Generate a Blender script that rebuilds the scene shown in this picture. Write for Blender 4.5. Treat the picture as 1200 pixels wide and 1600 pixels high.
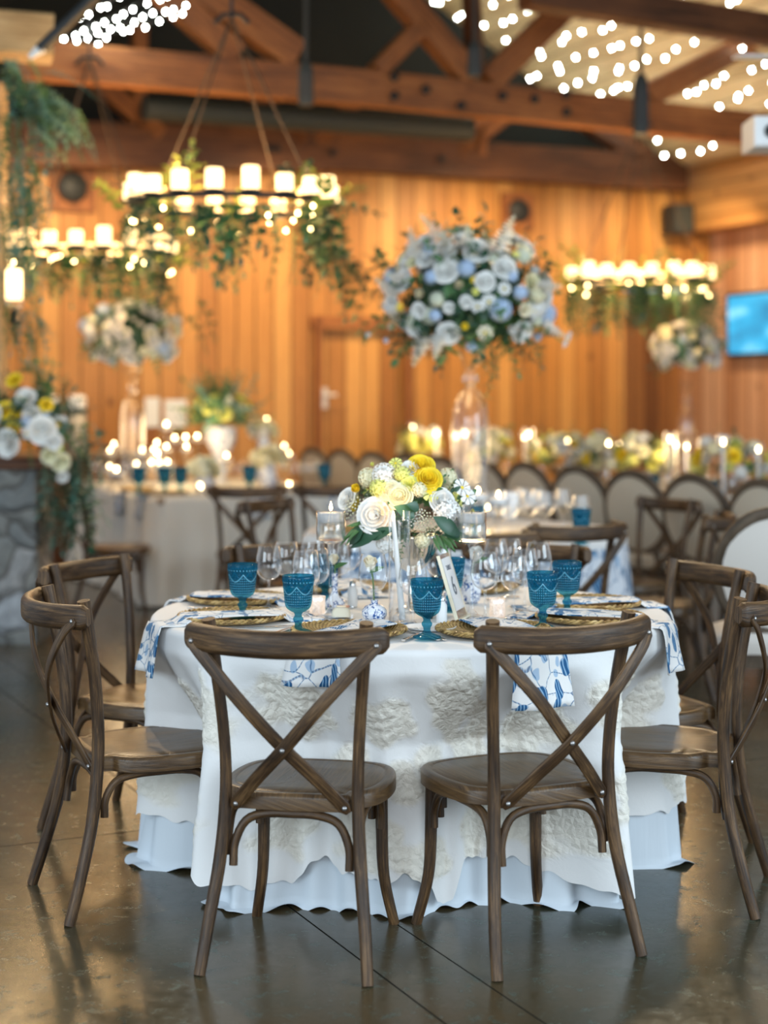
import bpy, math, random
from mathutils import Vector, Matrix, Euler
from math import sin, cos, pi, sqrt, atan2, radians, exp

# ------------------------------------------------------------------ camera, light, exposure
for o in list(bpy.data.objects): bpy.data.objects.remove(o)
sc = bpy.context.scene
COL = sc.collection
F, HOR, H = 2565.0, 622.0, 1.455          # focal length in px, eye line, eye height
cd = bpy.data.cameras.new('camera'); cam = bpy.data.objects.new('camera', cd); COL.objects.link(cam)
cam.location = (0, 0, H); cam.rotation_euler = (pi/2, 0, 0)
cd.sensor_fit = 'VERTICAL'; cd.sensor_height = 36; cd.lens = F/1600*36
cd.shift_y = -(800-HOR)/1600
cd.clip_start = .05; cd.clip_end = 200
cd.dof.use_dof = True; cd.dof.focus_distance = 4.62; cd.dof.aperture_fstop = 1.5
sc.camera = cam
sc.view_settings.view_transform = 'Standard'; sc.view_settings.look = 'None'
sc.view_settings.gamma = 1; sc.view_settings.use_curve_mapping = False
sc.view_settings.exposure = 0.82
try:
    sc.cycles.transparent_max_bounces = 32; sc.cycles.max_bounces = 10
    sc.cycles.transmission_bounces = 8; sc.cycles.sample_clamp_indirect = 6
    sc.cycles.caustics_reflective = False; sc.cycles.caustics_refractive = False
except Exception: pass
w = bpy.data.worlds.new('daylight'); sc.world = w; w.use_nodes = True
w.node_tree.nodes['Background'].inputs[0].default_value = (.74, .87, 1, 1)
w.node_tree.nodes['Background'].inputs[1].default_value = .42

def area(name, loc, target, sx, sy, energy, col):
    l = bpy.data.lights.new(name, 'AREA'); l.shape = 'RECTANGLE'; l.size = sx; l.size_y = sy
    l.energy = energy; l.color = col
    o = bpy.data.objects.new(name, l); COL.objects.link(o); o.location = loc
    o.rotation_euler = (Vector(target)-Vector(loc)).to_track_quat('-Z', 'Y').to_euler(); return o
def point(name, loc, energy, col, r=.1):
    l = bpy.data.lights.new(name, 'POINT'); l.energy = energy; l.color = col; l.shadow_soft_size = r
    o = bpy.data.objects.new(name, l); COL.objects.link(o); o.location = loc; return o
def spot(name, loc, target, energy, col, ang=70, r=.1):
    l = bpy.data.lights.new(name, 'SPOT'); l.energy = energy; l.color = col; l.shadow_soft_size = r
    l.spot_size = radians(ang); l.spot_blend = .8
    o = bpy.data.objects.new(name, l); COL.objects.link(o); o.location = loc
    o.rotation_euler = (Vector(target)-Vector(loc)).to_track_quat('-Z', 'Y').to_euler(); return o
COOL = (.72, .88, 1); WARM = (1, .71, .38)
area('window_light_left', (-5.5, -1.5, 2.6), (0, 5.5, .6), 4, 3, 190, COOL)
area('window_light_right', (6.0, 1.5, 2.6), (.3, 5.5, .6), 4, 3, 200, COOL)
area('window_light_rear', (.5, -4.5, 3.0), (0, 6, .8), 5, 3, 150, (.9, .95, 1))
for x in (-2.9, -1.1, .8, 2.7):
    spot('added_wall_spot', (x+.45, 16+.47*x-1.35, 3.62), (x+.1, 16+.47*x-.1, 1.7), 105, WARM, 130, .1)  # added spots that brighten the back wall; no fixture is there
spot('added_fill_spot', (-.6, 5.9, 4.6), (.45, 8.5, 1.9), 600, (1, .9, .78), 40, .15)  # added spots, no lamps on the truss: they brighten bouquets and front table
spot('added_fill_spot', (-2.6, 9.0, 4.2), (-1.9, 12.9, 2.1), 420, (1, .92, .82), 30, .15)
spot('added_fill_spot', (1.6, 9.5, 4.4), (.6, 5.6, .7), 260, (1, .78, .5), 60, .1)
spot('added_fill_spot', (-1.9, 8.8, 4.0), (-.6, 5.2, .6), 210, (1, .74, .45), 60, .1)

# ------------------------------------------------------------------ frames
def P(px, py, Y): return Vector(((px-600)/F*Y, Y, H-(py-HOR)/F*Y))
def G(px, py, z=0.0):
    Y = F*(H-z)/(py-HOR); return Vector(((px-600)/F*Y, Y, z))
BE = math.atan(.47); UX = Vector((cos(BE), sin(BE), 0)); VX = Vector((sin(BE), -cos(BE), 0)); O0 = Vector((0, 16, 0))
def B(u, v, z=0.0): return O0+UX*u+VX*v+Vector((0, 0, z))
def Wp(px, py, v):                       # pixel onto a plane parallel to the back wall
    k = (px-600)/F; Y = (16*cos(BE)-v)/(cos(BE)-k*sin(BE)); return P(px, py, Y)
def Up(px, v):
    p = Wp(px, 0, v); return (p-O0).dot(UX)
R = random.Random(7)

# ------------------------------------------------------------------ materials
def mat(name, col=(.8,.8,.8), rough=.5, metal=0, spec=None, **kw):
    m = bpy.data.materials.new(name); m.use_nodes = True; b = m.node_tree.nodes['Principled BSDF']
    b.inputs['Base Color'].default_value = (*col, 1); b.inputs['Roughness'].default_value = rough
    b.inputs['Metallic'].default_value = metal
    if spec is not None: b.inputs['Specular IOR Level'].default_value = spec
    for k, v in kw.items(): b.inputs[k.replace('_', ' ')].default_value = v
    return m
class NT:
    def __init__(s, m): s.t = m.node_tree; s.b = s.t.nodes['Principled BSDF']
    def n(s, typ, **kw):
        x = s.t.nodes.new(typ)
        for k, v in kw.items():
            if k.startswith('i_'):
                key = k[2:]; key = int(key) if key.isdigit() else key.replace('_', ' ')
                if isinstance(v, bpy.types.NodeSocket): s.t.links.new(v, x.inputs[key])
                else: x.inputs[key].default_value = v
            else: setattr(x, k, v)
        return x
    def l(s, a, b): s.t.links.new(a, b)
    def uv(s): return s.n('ShaderNodeTexCoord').outputs['UV']
    def ob(s): return s.n('ShaderNodeTexCoord').outputs['Object']
    def mp(s, src, sc=(1,1,1), loc=(0,0,0), rot=(0,0,0)):
        x = s.n('ShaderNodeMapping'); s.l(src, x.inputs[0]); x.inputs['Scale'].default_value = sc
        x.inputs['Location'].default_value = loc; x.inputs['Rotation'].default_value = rot; return x.outputs[0]
    def noise(s, v, scale=5, det=4, rough=.5, dist=0):
        x = s.n('ShaderNodeTexNoise'); s.l(v, x.inputs['Vector']); x.inputs['Scale'].default_value = scale
        x.inputs['Detail'].default_value = det; x.inputs['Roughness'].default_value = rough
        x.inputs['Distortion'].default_value = dist; return x.outputs[0]
    def vor(s, v, scale=5, feat='F1', out=0, rnd=1):
        x = s.n('ShaderNodeTexVoronoi', feature=feat); s.l(v, x.inputs['Vector']); x.inputs['Scale'].default_value = scale
        x.inputs['Randomness'].default_value = rnd; return x.outputs[out]
    def ramp(s, f, stops):
        x = s.n('ShaderNodeValToRGB'); s.l(f, x.inputs[0]); e = x.color_ramp.elements
        while len(e) < len(stops): e.new(.5)
        for q, (p, c) in zip(e, stops): q.position = p; q.color = (*c, 1) if len(c) == 3 else c
        return x.outputs[0]
    def math(s, op, a, b=None, c=None):
        x = s.n('ShaderNodeMath', operation=op)
        for i, v in enumerate((a, b, c)):
            if v is None: continue
            if isinstance(v, (int, float)): x.inputs[i].default_value = v
            else: s.l(v, x.inputs[i])
        return x.outputs[0]
    def mix(s, f, a, b, mode='MIX'):
        x = s.n('ShaderNodeMix', data_type='RGBA', blend_type=mode)
        for i, v in ((0, f), (6, a), (7, b)):
            if isinstance(v, (int, float)): x.inputs[i].default_value = v
            elif isinstance(v, tuple): x.inputs[i].default_value = (*v, 1)
            else: s.l(v, x.inputs[i])
        return x.outputs[2]
    def sep(s, v):
        x = s.n('ShaderNodeSeparateXYZ'); s.l(v, x.inputs[0]); return x.outputs
    def bump(s, h, strength=.3, dist=.01):
        x = s.n('ShaderNodeBump'); s.l(h, x.inputs['Height']); x.inputs['Strength'].default_value = strength
        x.inputs['Distance'].default_value = dist; s.l(x.outputs[0], s.b.inputs['Normal']); return x
    def base(s, c): s.l(c, s.b.inputs['Base Color'])
    def rough(s, c): s.l(c, s.b.inputs['Roughness'])

def grain_mat(name, dark, mid, light, rough=.38, scale=1.0, contrast=(.3,.5,.72)):
    m = mat(name, mid, rough); t = NT(m); uv = t.uv()
    rnd = t.n('ShaderNodeObjectInfo').outputs['Random']
    off = t.n('ShaderNodeVectorMath', operation='ADD'); t.l(uv, off.inputs[0])
    cmb = t.n('ShaderNodeCombineXYZ'); t.l(t.math('MULTIPLY', rnd, 37.0), cmb.inputs[0]); t.l(t.math('MULTIPLY', rnd, 11.0), cmb.inputs[1])
    t.l(cmb.outputs[0], off.inputs[1]); v = off.outputs[0]
    n1 = t.noise(t.mp(v, (150*scale, 9*scale, 1)), 1, 6, .7, .8)
    n2 = t.noise(t.mp(v, (16*scale, 6*scale, 1)), 1, 3, .5)
    f = t.math('ADD', t.math('MULTIPLY', n1, .62), t.math('MULTIPLY', n2, .38))
    t.base(t.ramp(f, [(contrast[0]+.06, dark), (contrast[1], mid), (contrast[2]-.07, light)]))
    t.b.inputs['Specular IOR Level'].default_value = .35; t.bump(n1, .6, .002); t.rough(t.math('ADD', t.math('MULTIPLY', n2, .25), rough-.12)); return m

M = {}
M['chair'] = grain_mat('weathered_brown_wood', (.012,.006,.003), (.056,.029,.012), (.18,.100,.042), .42)
M['chair_seat'] = grain_mat('brown_seat_wood', (.030,.016,.006), (.082,.044,.017), (.165,.095,.038), .32, .7)
M['oval'] = grain_mat('greyed_oak', (.03,.02,.012), (.075,.053,.034), (.15,.11,.075), .5)
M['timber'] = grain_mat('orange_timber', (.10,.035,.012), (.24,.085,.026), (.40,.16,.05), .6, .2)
M['timber_dark'] = grain_mat('dark_brown_timber', (.035,.014,.006), (.10,.036,.013), (.18,.07,.025), .6, .2)  # timber of a darker brown colour
M['timber_pale'] = grain_mat('pale_timber', (.42,.24,.09), (.60,.37,.16), (.72,.48,.24), .6, .3)
M['table_wood'] = grain_mat('table_wood', (.12,.07,.035), (.24,.15,.08), (.36,.24,.14), .4, .5)
M['rope'] = mat('dark_brown_rope', (.05,.03,.016), .8)
M['bolt'] = mat('steel_bolt', (.35,.34,.33), .35, .9)
M['black'] = mat('black_metal', (.012,.012,.014), .45, .3)
M['soft_black'] = mat('black_finish', (.02,.022,.022), .6)
M['dark_grey'] = mat('dark_grey', (.022,.028,.027), .6)
M['linen'] = mat('cream_linen', (.46,.41,.33), .9); t = NT(M['linen']); t.bump(t.noise(t.ob(), 900, 2), .3, .001)
M['white_pad'] = mat('white_linen', (.62,.58,.53), .9)
M['white'] = mat('white_plain', (.8,.8,.79), .45)
M['wax'] = mat('white_wax', (.86,.84,.80), .35, Subsurface_Weight=.0)
M['silver'] = mat('silver', (.75,.70,.62), .22, 1)
M['cutlery'] = mat('polished_steel', (.72,.71,.70), .16, 1)

def emis(name, col, s):
    m = mat(name, col, .5); b = m.node_tree.nodes['Principled BSDF']
    b.inputs['Emission Color'].default_value = (*col, 1); b.inputs['Emission Strength'].default_value = s; return m
M['candle_glow'] = emis('glowing_wax', (1,.66,.30), 2.2)
M['flame'] = emis('flame', (1,.72,.36), 26)
M['bulb'] = emis('cool_bulb', (.92,1,.90), 60)
M['warm_bulb'] = emis('warm_bulb', (1,.68,.28), 22)

# planked wall
def plank_mat(name, width, c1, c2, c3, horiz=False, knots=True, rough=.5):
    m = mat(name, c2, rough); t = NT(m); uv = t.uv(); s = t.sep(uv)
    a, b_ = (s[1], s[0]) if horiz else (s[0], s[1])
    q = t.math('DIVIDE', a, width); fl = t.math('FLOOR', q); fr = t.math('SUBTRACT', q, fl)
    wn = t.n('ShaderNodeTexWhiteNoise', noise_dimensions='1D'); t.l(fl, wn.inputs['W']); r = wn.outputs[0]
    cmb = t.n('ShaderNodeCombineXYZ'); t.l(t.math('MULTIPLY', a, 34), cmb.inputs[0])
    t.l(t.math('ADD', t.math('MULTIPLY', b_, 1.6), t.math('MULTIPLY', r, 40)), cmb.inputs[1])
    g = t.noise(cmb.outputs[0], 1, 5, .6, 1.2)
    f = t.math('ADD', t.math('MULTIPLY', g, .55), t.math('MULTIPLY', r, .45))
    c = t.ramp(f, [(.22, c1), (.5, c2), (.8, c3)])
    if knots:
        cb = t.n('ShaderNodeCombineXYZ'); t.l(t.math('MULTIPLY', a, 3.2), cb.inputs[0]); t.l(t.math('MULTIPLY', b_, 1.9), cb.inputs[1])
        k = t.vor(cb.outputs[0], 1)
        kf = t.ramp(k, [(.05, (1,1,1)), (.13, (0,0,0))])
        c = t.mix(t.math('MULTIPLY', kf, .75), c, tuple(x*.35 for x in c1))
    edge = t.math('MINIMUM', fr, t.math('SUBTRACT', 1.0, fr))
    gm = t.ramp(edge, [(.02, (1,1,1)), (.05, (0,0,0))])
    c = t.mix(t.math('MULTIPLY', gm, .8), c, tuple(x*.18 for x in c1))
    t.base(c); inv = t.math('SUBTRACT', 1.0, gm); t.bump(inv, .7, .012); return m
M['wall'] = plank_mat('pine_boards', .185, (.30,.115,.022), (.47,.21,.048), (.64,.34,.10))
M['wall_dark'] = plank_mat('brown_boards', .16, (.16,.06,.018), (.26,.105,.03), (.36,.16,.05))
M['wall_side'] = plank_mat('daylit_side_boards', .2, (.42,.20,.10), (.55,.30,.17), (.66,.40,.26))  # paler, pinker boards: the daylight on this wall is put into the colour
M['log'] = plank_mat('stacked_timbers', .16, (.42,.20,.06), (.58,.30,.10), (.68,.40,.15), horiz=True)
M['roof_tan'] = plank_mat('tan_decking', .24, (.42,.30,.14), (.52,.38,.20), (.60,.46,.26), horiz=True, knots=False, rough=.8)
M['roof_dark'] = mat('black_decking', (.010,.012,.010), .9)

# polished concrete floor
m = M['floor'] = mat('polished_concrete', (.06,.055,.04), .22); t = NT(m)
oc = t.mp(t.ob(), rot=(0, 0, -BE))
n1 = t.noise(oc, .9, 5, .6); n2 = t.noise(oc, 17, 7, .75, .5); n3 = t.noise(oc, 55, 4, .7)
c = t.ramp(n1, [(.3, (.030,.034,.022)), (.5, (.058,.045,.023)), (.72, (.092,.056,.024))])
c = t.mix(t.ramp(n2, [(.53, (0,0,0)), (.66, (.9,.9,.9))]), c, (.062,.080,.058))
c = t.mix(t.ramp(n3, [(.60, (0,0,0)), (.70, (.4,.4,.4))]), c, (.10,.125,.10))
s = t.sep(oc)
def joint(coord, pos, hw):
    return t.math('LESS_THAN', t.math('ABSOLUTE', t.math('SUBTRACT', coord, pos)), hw)
def rot_u(p): return p.dot(UX)
def rot_v(p): return -p.dot(VX)
ju1 = rot_u(G(483, 1440)); ju2 = rot_u(G(660, 1471)); jv = rot_v(G(130, 1308))
j = t.math('MAXIMUM', t.math('MAXIMUM', joint(s[0], ju1, .0028), joint(s[0], ju2, .0024)), joint(s[1], jv, .0028))
j = t.math('MAXIMUM', j, t.math('MAXIMUM', joint(s[0], ju1-3.0, .004), joint(s[1], jv+3.0, .004)))
c = t.mix(j, c, (.012,.012,.01)); t.base(c)
t.rough(t.math('MAXIMUM', t.ramp(n2, [(.3, (.14,.14,.14)), (.7, (.32,.32,.32))]), j)); t.l(t.math('MULTIPLY', t.math('SUBTRACT', 1.0, j), .45), t.b.inputs['Specular IOR Level'])
t.bump(t.math('ADD', t.math('MULTIPLY', n2, .3), t.math('MULTIPLY', n3, .25)), .07, .003)

# stone
m = M['stone'] = mat('field_stone', (.2,.2,.19), .8); t = NT(m); oc = t.ob()
d = t.n('ShaderNodeVectorMath', operation='ADD'); t.l(oc, d.inputs[0])
nn = t.n('ShaderNodeTexNoise'); t.l(oc, nn.inputs['Vector']); nn.inputs['Scale'].default_value = 3
sc_ = t.n('ShaderNodeVectorMath', operation='SCALE'); t.l(nn.outputs[1], sc_.inputs[0]); sc_.inputs['Scale'].default_value = .25
t.l(sc_.outputs[0], d.inputs[1]); v = t.mp(d.outputs[0], (1, 1, 1.4))
vc = t.vor(v, 3.6, 'F1', 1); ve = t.vor(v, 3.6, 'DISTANCE_TO_EDGE')
tone = t.ramp(t.sep(vc)[0], [(0, (.16,.18,.18)), (.4, (.30,.29,.25)), (.7, (.40,.34,.27)), (1, (.50,.53,.56))])
tone = t.mix(t.noise(oc, 18, 5), tone, (.12,.12,.12))
t.base(t.mix(t.ramp(ve, [(.0, (1,1,1)), (.045, (0,0,0))]), tone, (.07,.06,.05))); t.bump(t.ramp(ve, [(0, (0,0,0)), (.2, (1,1,1))]), .8, .04)

# blue and white prints
def toile(name, scale, ground=(.80,.79,.77), amount=1.0):
    m = mat(name, ground, .85); t = NT(m); uv = t.uv()
    dn = t.n('ShaderNodeTexNoise'); t.l(uv, dn.inputs['Vector']); dn.inputs['Scale'].default_value = scale*.5; dn.inputs['Detail'].default_value = 2
    sc2 = t.n('ShaderNodeVectorMath', operation='SCALE'); t.l(dn.outputs[1], sc2.inputs[0]); sc2.inputs['Scale'].default_value = .9/scale
    ad = t.n('ShaderNodeVectorMath', operation='ADD'); t.l(uv, ad.inputs[0]); t.l(sc2.outputs[0], ad.inputs[1]); v = ad.outputs[0]
    v1 = t.mp(v, (1, .42, 1), rot=(0, 0, .5)); v2 = t.mp(v, (.42, 1, 1), rot=(0, 0, -.35))
    a = t.ramp(t.vor(v1, scale*1.25), [(.34, (1,1,1)), (.37, (0,0,0))]); b2 = t.ramp(t.vor(v2, scale*1.1), [(.27, (1,1,1)), (.30, (0,0,0))])
    st = t.vor(v, scale*.8, 'DISTANCE_TO_EDGE'); stm = t.ramp(st, [(.012, (1,1,1)), (.03, (0,0,0))])
    area_ = t.ramp(t.noise(uv, scale*.38, 2), [(.33, (0,0,0)), (.37, (1,1,1))])
    lt = t.ramp(t.vor(t.mp(v, (.8, .5, 1), (.3,.7,0), (0,0,1.2)), scale*1.5), [(.24, (1,1,1)), (.28, (0,0,0))])
    leaf = t.math('MULTIPLY', t.math('MAXIMUM', t.math('MAXIMUM', a, b2), t.math('MULTIPLY', stm, .8)), area_)
    ve = t.n('ShaderNodeTexWave'); t.l(v1, ve.inputs['Vector']); ve.inputs['Scale'].default_value = scale*1.9; ve.inputs['Distortion'].default_value = 2
    blue = t.ramp(ve.outputs[0], [(.2, (.010,.085,.22)), (.7, (.025,.17,.36)), (.95, (.30,.46,.62))])
    t.base(t.mix(t.math('MULTIPLY', leaf, amount), t.mix(t.math('MULTIPLY', lt, .75*amount), ground, (.25,.42,.62)), blue)); return m
M['napkin'] = toile('blue_leaf_print', 21)
M['toile_cloth'] = toile('blue_toile', 8.5, (.74,.78,.84), 1.0)
# porcelain
m = M['porcelain'] = mat('blue_white_porcelain', (.85,.86,.88), .12); t = NT(m); oc = t.ob()
a = t.ramp(t.vor(oc, 70), [(.32, (1,1,1)), (.36, (0,0,0))]); b2 = t.ramp(t.vor(oc, 95, 'DISTANCE_TO_EDGE'), [(.06, (1,1,1)), (.09, (0,0,0))])
ar = t.ramp(t.noise(oc, 32, 2), [(.47, (0,0,0)), (.5, (1,1,1))])
t.base(t.mix(t.math('MULTIPLY', t.math('MAXIMUM', a, b2), ar), (.82,.84,.88), (.02,.09,.30)))
# mercury glass
m = M['mercury'] = mat('mottled_silver_glass', (.9,.82,.75), .18, .8); t = NT(m); n = t.noise(t.ob(), 160, 4, .7)
t.base(t.ramp(n, [(.42, (.95,.86,.80)), (.55, (.98,.93,.9)), (.62, (.5,.4,.32))])); t.bump(n, .5, .002)
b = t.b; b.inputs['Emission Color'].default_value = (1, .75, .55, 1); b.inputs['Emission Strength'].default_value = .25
# rattan
m = M['rattan'] = mat('woven_rattan', (.3,.19,.07), .42); t = NT(m); s = t.sep(t.uv())
w1 = t.math('SINE', t.math('MULTIPLY', s[0], 2*pi*64)); w2 = t.math('SINE', t.math('MULTIPLY', s[1], 2*pi*13))
wv = t.math('MULTIPLY', w1, w2); n = t.noise(t.uv(), 30, 3)
cf = t.math('ADD', t.math('MULTIPLY', wv, .28), t.math('MULTIPLY', n, .9))
t.base(t.ramp(cf, [(.18, (.12,.062,.015)), (.45, (.42,.26,.08)), (.8, (.68,.47,.19))])); t.bump(wv, .9, .003)
# white table cloth
m = M['cloth'] = mat('white_cotton', (.80,.79,.77), .85); t = NT(m)
at = t.n('ShaderNodeAttribute', attribute_name='lace').outputs['Fac']; oc = t.ob()
t.base(t.mix(at, (.80,.80,.79), (.80,.765,.68)))
h = t.math('ADD', t.math('MULTIPLY', t.math('ADD', t.noise(oc, 75, 3, .6, 1.5), t.math('MULTIPLY', t.vor(t.mp(oc, (1,1,1)), 38, 'DISTANCE_TO_EDGE'), 2.2)), t.math('MULTIPLY', at, .6)), t.math('MULTIPLY', t.noise(oc, 14, 5, .6, .5), .35))
t.bump(h, .55, .010)
m = M['under'] = mat('pale_underskirt', (.64,.71,.77), .8); t = NT(m); t.bump(t.noise(t.mp(t.ob(), (60, 60, 3)), 1, 3), .3, .003)
m = M['linen_cloth'] = mat('ivory_linen', (.66,.65,.60), .9); t = NT(m); t.bump(t.noise(t.ob(), 300, 2), .3, .002)

# glass
def thin_glass(name, tint=(1,1,1), boost=1.7, base=.05):
    m = bpy.data.materials.new(name); m.use_nodes = True; nt = m.node_tree; nt.nodes.clear()
    out = nt.nodes.new('ShaderNodeOutputMaterial'); mx = nt.nodes.new('ShaderNodeMixShader')
    tr = nt.nodes.new('ShaderNodeBsdfTransparent'); gl = nt.nodes.new('ShaderNodeBsdfGlossy'); fr = nt.nodes.new('ShaderNodeLayerWeight'); pw = nt.nodes.new('ShaderNodeMath'); pw.operation = 'POWER'; pw.inputs[1].default_value = 2.1
    tr.inputs[0].default_value = (*tint, 1); gl.inputs['Roughness'].default_value = .03; fr.inputs[0].default_value = .5
    gl.inputs[0].default_value = (1, 1, 1, 1)
    ma = nt.nodes.new('ShaderNodeMath'); ma.operation = 'MULTIPLY_ADD'; ma.inputs[1].default_value = boost; ma.inputs[2].default_value = base; ma.use_clamp = True
    nt.links.new(fr.outputs['Facing'], pw.inputs[0]); nt.links.new(pw.outputs[0], ma.inputs[0]); nt.links.new(ma.outputs[0], mx.inputs[0])
    nt.links.new(tr.outputs[0], mx.inputs[1]); nt.links.new(gl.outputs[0], mx.inputs[2]); nt.links.new(mx.outputs[0], out.inputs[0]); return m
M['glass'] = thin_glass('clear_glass', (.98,.99,1), 1.0, .06)
M['glass_solid'] = thin_glass('clear_cast_glass', (.98,.99,1), .9, .055)
m = M['blue_glass'] = bpy.data.materials.new('blue_pressed_glass'); m.use_nodes = True; t = NT(m); b = t.b
b.inputs['Base Color'].default_value = (.02,.22,.33,1); b.inputs['Roughness'].default_value = .07
tr = t.n('ShaderNodeBsdfTransparent'); tr.inputs[0].default_value = (.30,.66,.76,1)
s = t.sep(t.uv()); sw = t.math('ABSOLUTE', t.math('SINE', t.math('MULTIPLY', s[0], 2*pi*5)))
arc = t.math('ABSOLUTE', t.math('SUBTRACT', t.math('ADD', s[1], t.math('MULTIPLY', sw, .12)), .55))
am = t.ramp(arc, [(.0, (1,1,1)), (.035, (0,0,0))]); pv = t.vor(t.mp(t.uv(), (20, 14, 1)), 1)
t.bump(t.math('ADD', t.math('MULTIPLY', am, 1.2), pv), .6, .004)
mf = t.math('ADD', t.math('MULTIPLY', t.ramp(pv, [(.2,(0,0,0)),(.6,(1,1,1))]), .12), t.math('MULTIPLY', am, .22))
og = t.sep(t.ob()); an = t.math('ARCTAN2', og[1], og[0]); zz = og[2]
dia = t.math('MULTIPLY', t.math('SINE', t.math('ADD', t.math('MULTIPLY', an, 20.0), t.math('MULTIPLY', zz, 420.0))), t.math('SINE', t.math('SUBTRACT', t.math('MULTIPLY', an, 20.0), t.math('MULTIPLY', zz, 420.0))))
sw2 = t.math('ABSOLUTE', t.math('SINE', t.math('MULTIPLY', an, 2.5))); az_ = t.math('SUBTRACT', .140, t.math('MULTIPLY', sw2, .022))
ln = t.ramp(t.math('ABSOLUTE', t.math('SUBTRACT', zz, az_)), [(.0012,(1,1,1)),(.0030,(0,0,0))])
bd = t.math('MULTIPLY', t.ramp(t.math('ABSOLUTE', t.math('SUBTRACT', zz, .152)), [(.0015,(1,1,1)),(.0035,(0,0,0))]), t.ramp(t.math('SINE', t.math('MULTIPLY', an, 28.0)), [(.3,(0,0,0)),(.7,(1,1,1))]))
dm_ = t.math('MULTIPLY', t.ramp(dia, [(.1,(0,0,0)),(.45,(1,1,1))]), t.math('MULTIPLY', t.math('LESS_THAN', zz, az_), t.math('GREATER_THAN', zz, .078)))
pt = t.math('MAXIMUM', t.math('MAXIMUM', ln, bd), t.math('MULTIPLY', dm_, .55))
t.base(t.mix(pt, (.008,.15,.25), (.20,.50,.62))); mf = t.math('MULTIPLY', pt, .45)  # paler blue on the relief paints in the contrast that refraction gives
mx = t.n('ShaderNodeMixShader'); t.l(t.math('ADD', mf, .24), mx.inputs[0]); t.l(tr.outputs[0], mx.inputs[1]); t.l(b.outputs[0], mx.inputs[2])
t.l(mx.outputs[0], t.t.nodes['Material Output'].inputs[0])
M['water'] = thin_glass('water', (.95,.98,.98), .35, .03)

# flowers
def petal(name, c1, c2=None, rough=.6):
    m = mat(name, c1, rough); 
    if c2:
        t = NT(m); t.base(t.mix(t.noise(t.ob(), 2.2, 3), c2, c1))
    m.node_tree.nodes['Principled BSDF'].inputs['Subsurface Weight'].default_value = 0
    return m
M['p_white'] = petal('white_petal', (.86,.86,.84), (.80,.80,.76)); M['p_cream'] = petal('cream_petal', (.86,.82,.62), (.80,.78,.50))
M['p_yellow'] = petal('yellow_petal', (.90,.72,.03), (.88,.62,.02)); M['p_lemon'] = petal('lemon_petal', (.84,.82,.16), (.78,.80,.30))
M['p_blue'] = petal('blue_petal', (.40,.56,.82), (.58,.70,.86)); M['p_pale'] = petal('green_white_petal', (.66,.72,.54), (.78,.80,.68))
M['p_ivory'] = petal('ivory_petal', (.88,.83,.68), (.86,.78,.55))
M['leaf'] = petal('green_leaf', (.035,.12,.04), (.10,.22,.07), .45); M['leaf_dark'] = petal('dark_leaf', (.015,.06,.035), (.04,.12,.06), .4)
M['leaf_blue'] = petal('eucalyptus_leaf', (.07,.20,.15), (.14,.30,.24), .55); M['leaf_lime'] = petal('lime_leaf', (.22,.30,.04), (.35,.40,.08), .55)  # lime is for the yellow-green sprigs
M['stem'] = petal('green_stem', (.10,.20,.05))

# ------------------------------------------------------------------ mesh builder
def cr(pts, n=6):
    pts = [Vector(p) for p in pts]; out = []; P_ = [pts[0]*2-pts[1]]+pts+[pts[-1]*2-pts[-2]]
    for i in range(1, len(P_)-2):
        a, b, c, d = P_[i-1:i+3]
        for k in range(n):
            t = k/n; out.append(.5*((2*b)+(c-a)*t+(2*a-5*b+4*c-d)*t*t+(3*b-a-3*c+d)*t**3))
    out.append(pts[-1]); return out
def lerp(a, b, t): return tuple(lerp(x, y, t) for x, y in zip(a, b)) if isinstance(a, tuple) else a+(b-a)*t
def interp(arr, n):
    res = []
    for i in range(n):
        x = i/(n-1)*(len(arr)-1); k = min(int(x), len(arr)-2); res.append(lerp(arr[k], arr[k+1], x-k))
    return res
def circ(r, n=10): return [(r*cos(2*pi*i/n), r*sin(2*pi*i/n)) for i in range(n)]
def rrect(w_, h_, r=None, k=3):
    r = r if r is not None else min(w_, h_)*.3; out = []
    for cx, cy, a0 in ((w_/2-r, h_/2-r, 0), (-w_/2+r, h_/2-r, pi/2), (-w_/2+r, -h_/2+r, pi), (w_/2-r, -h_/2+r, 3*pi/2)):
        for i in range(k+1):
            a = a0+pi/2*i/k; out.append((cx+r*cos(a), cy+r*sin(a)))
    return out
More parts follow.
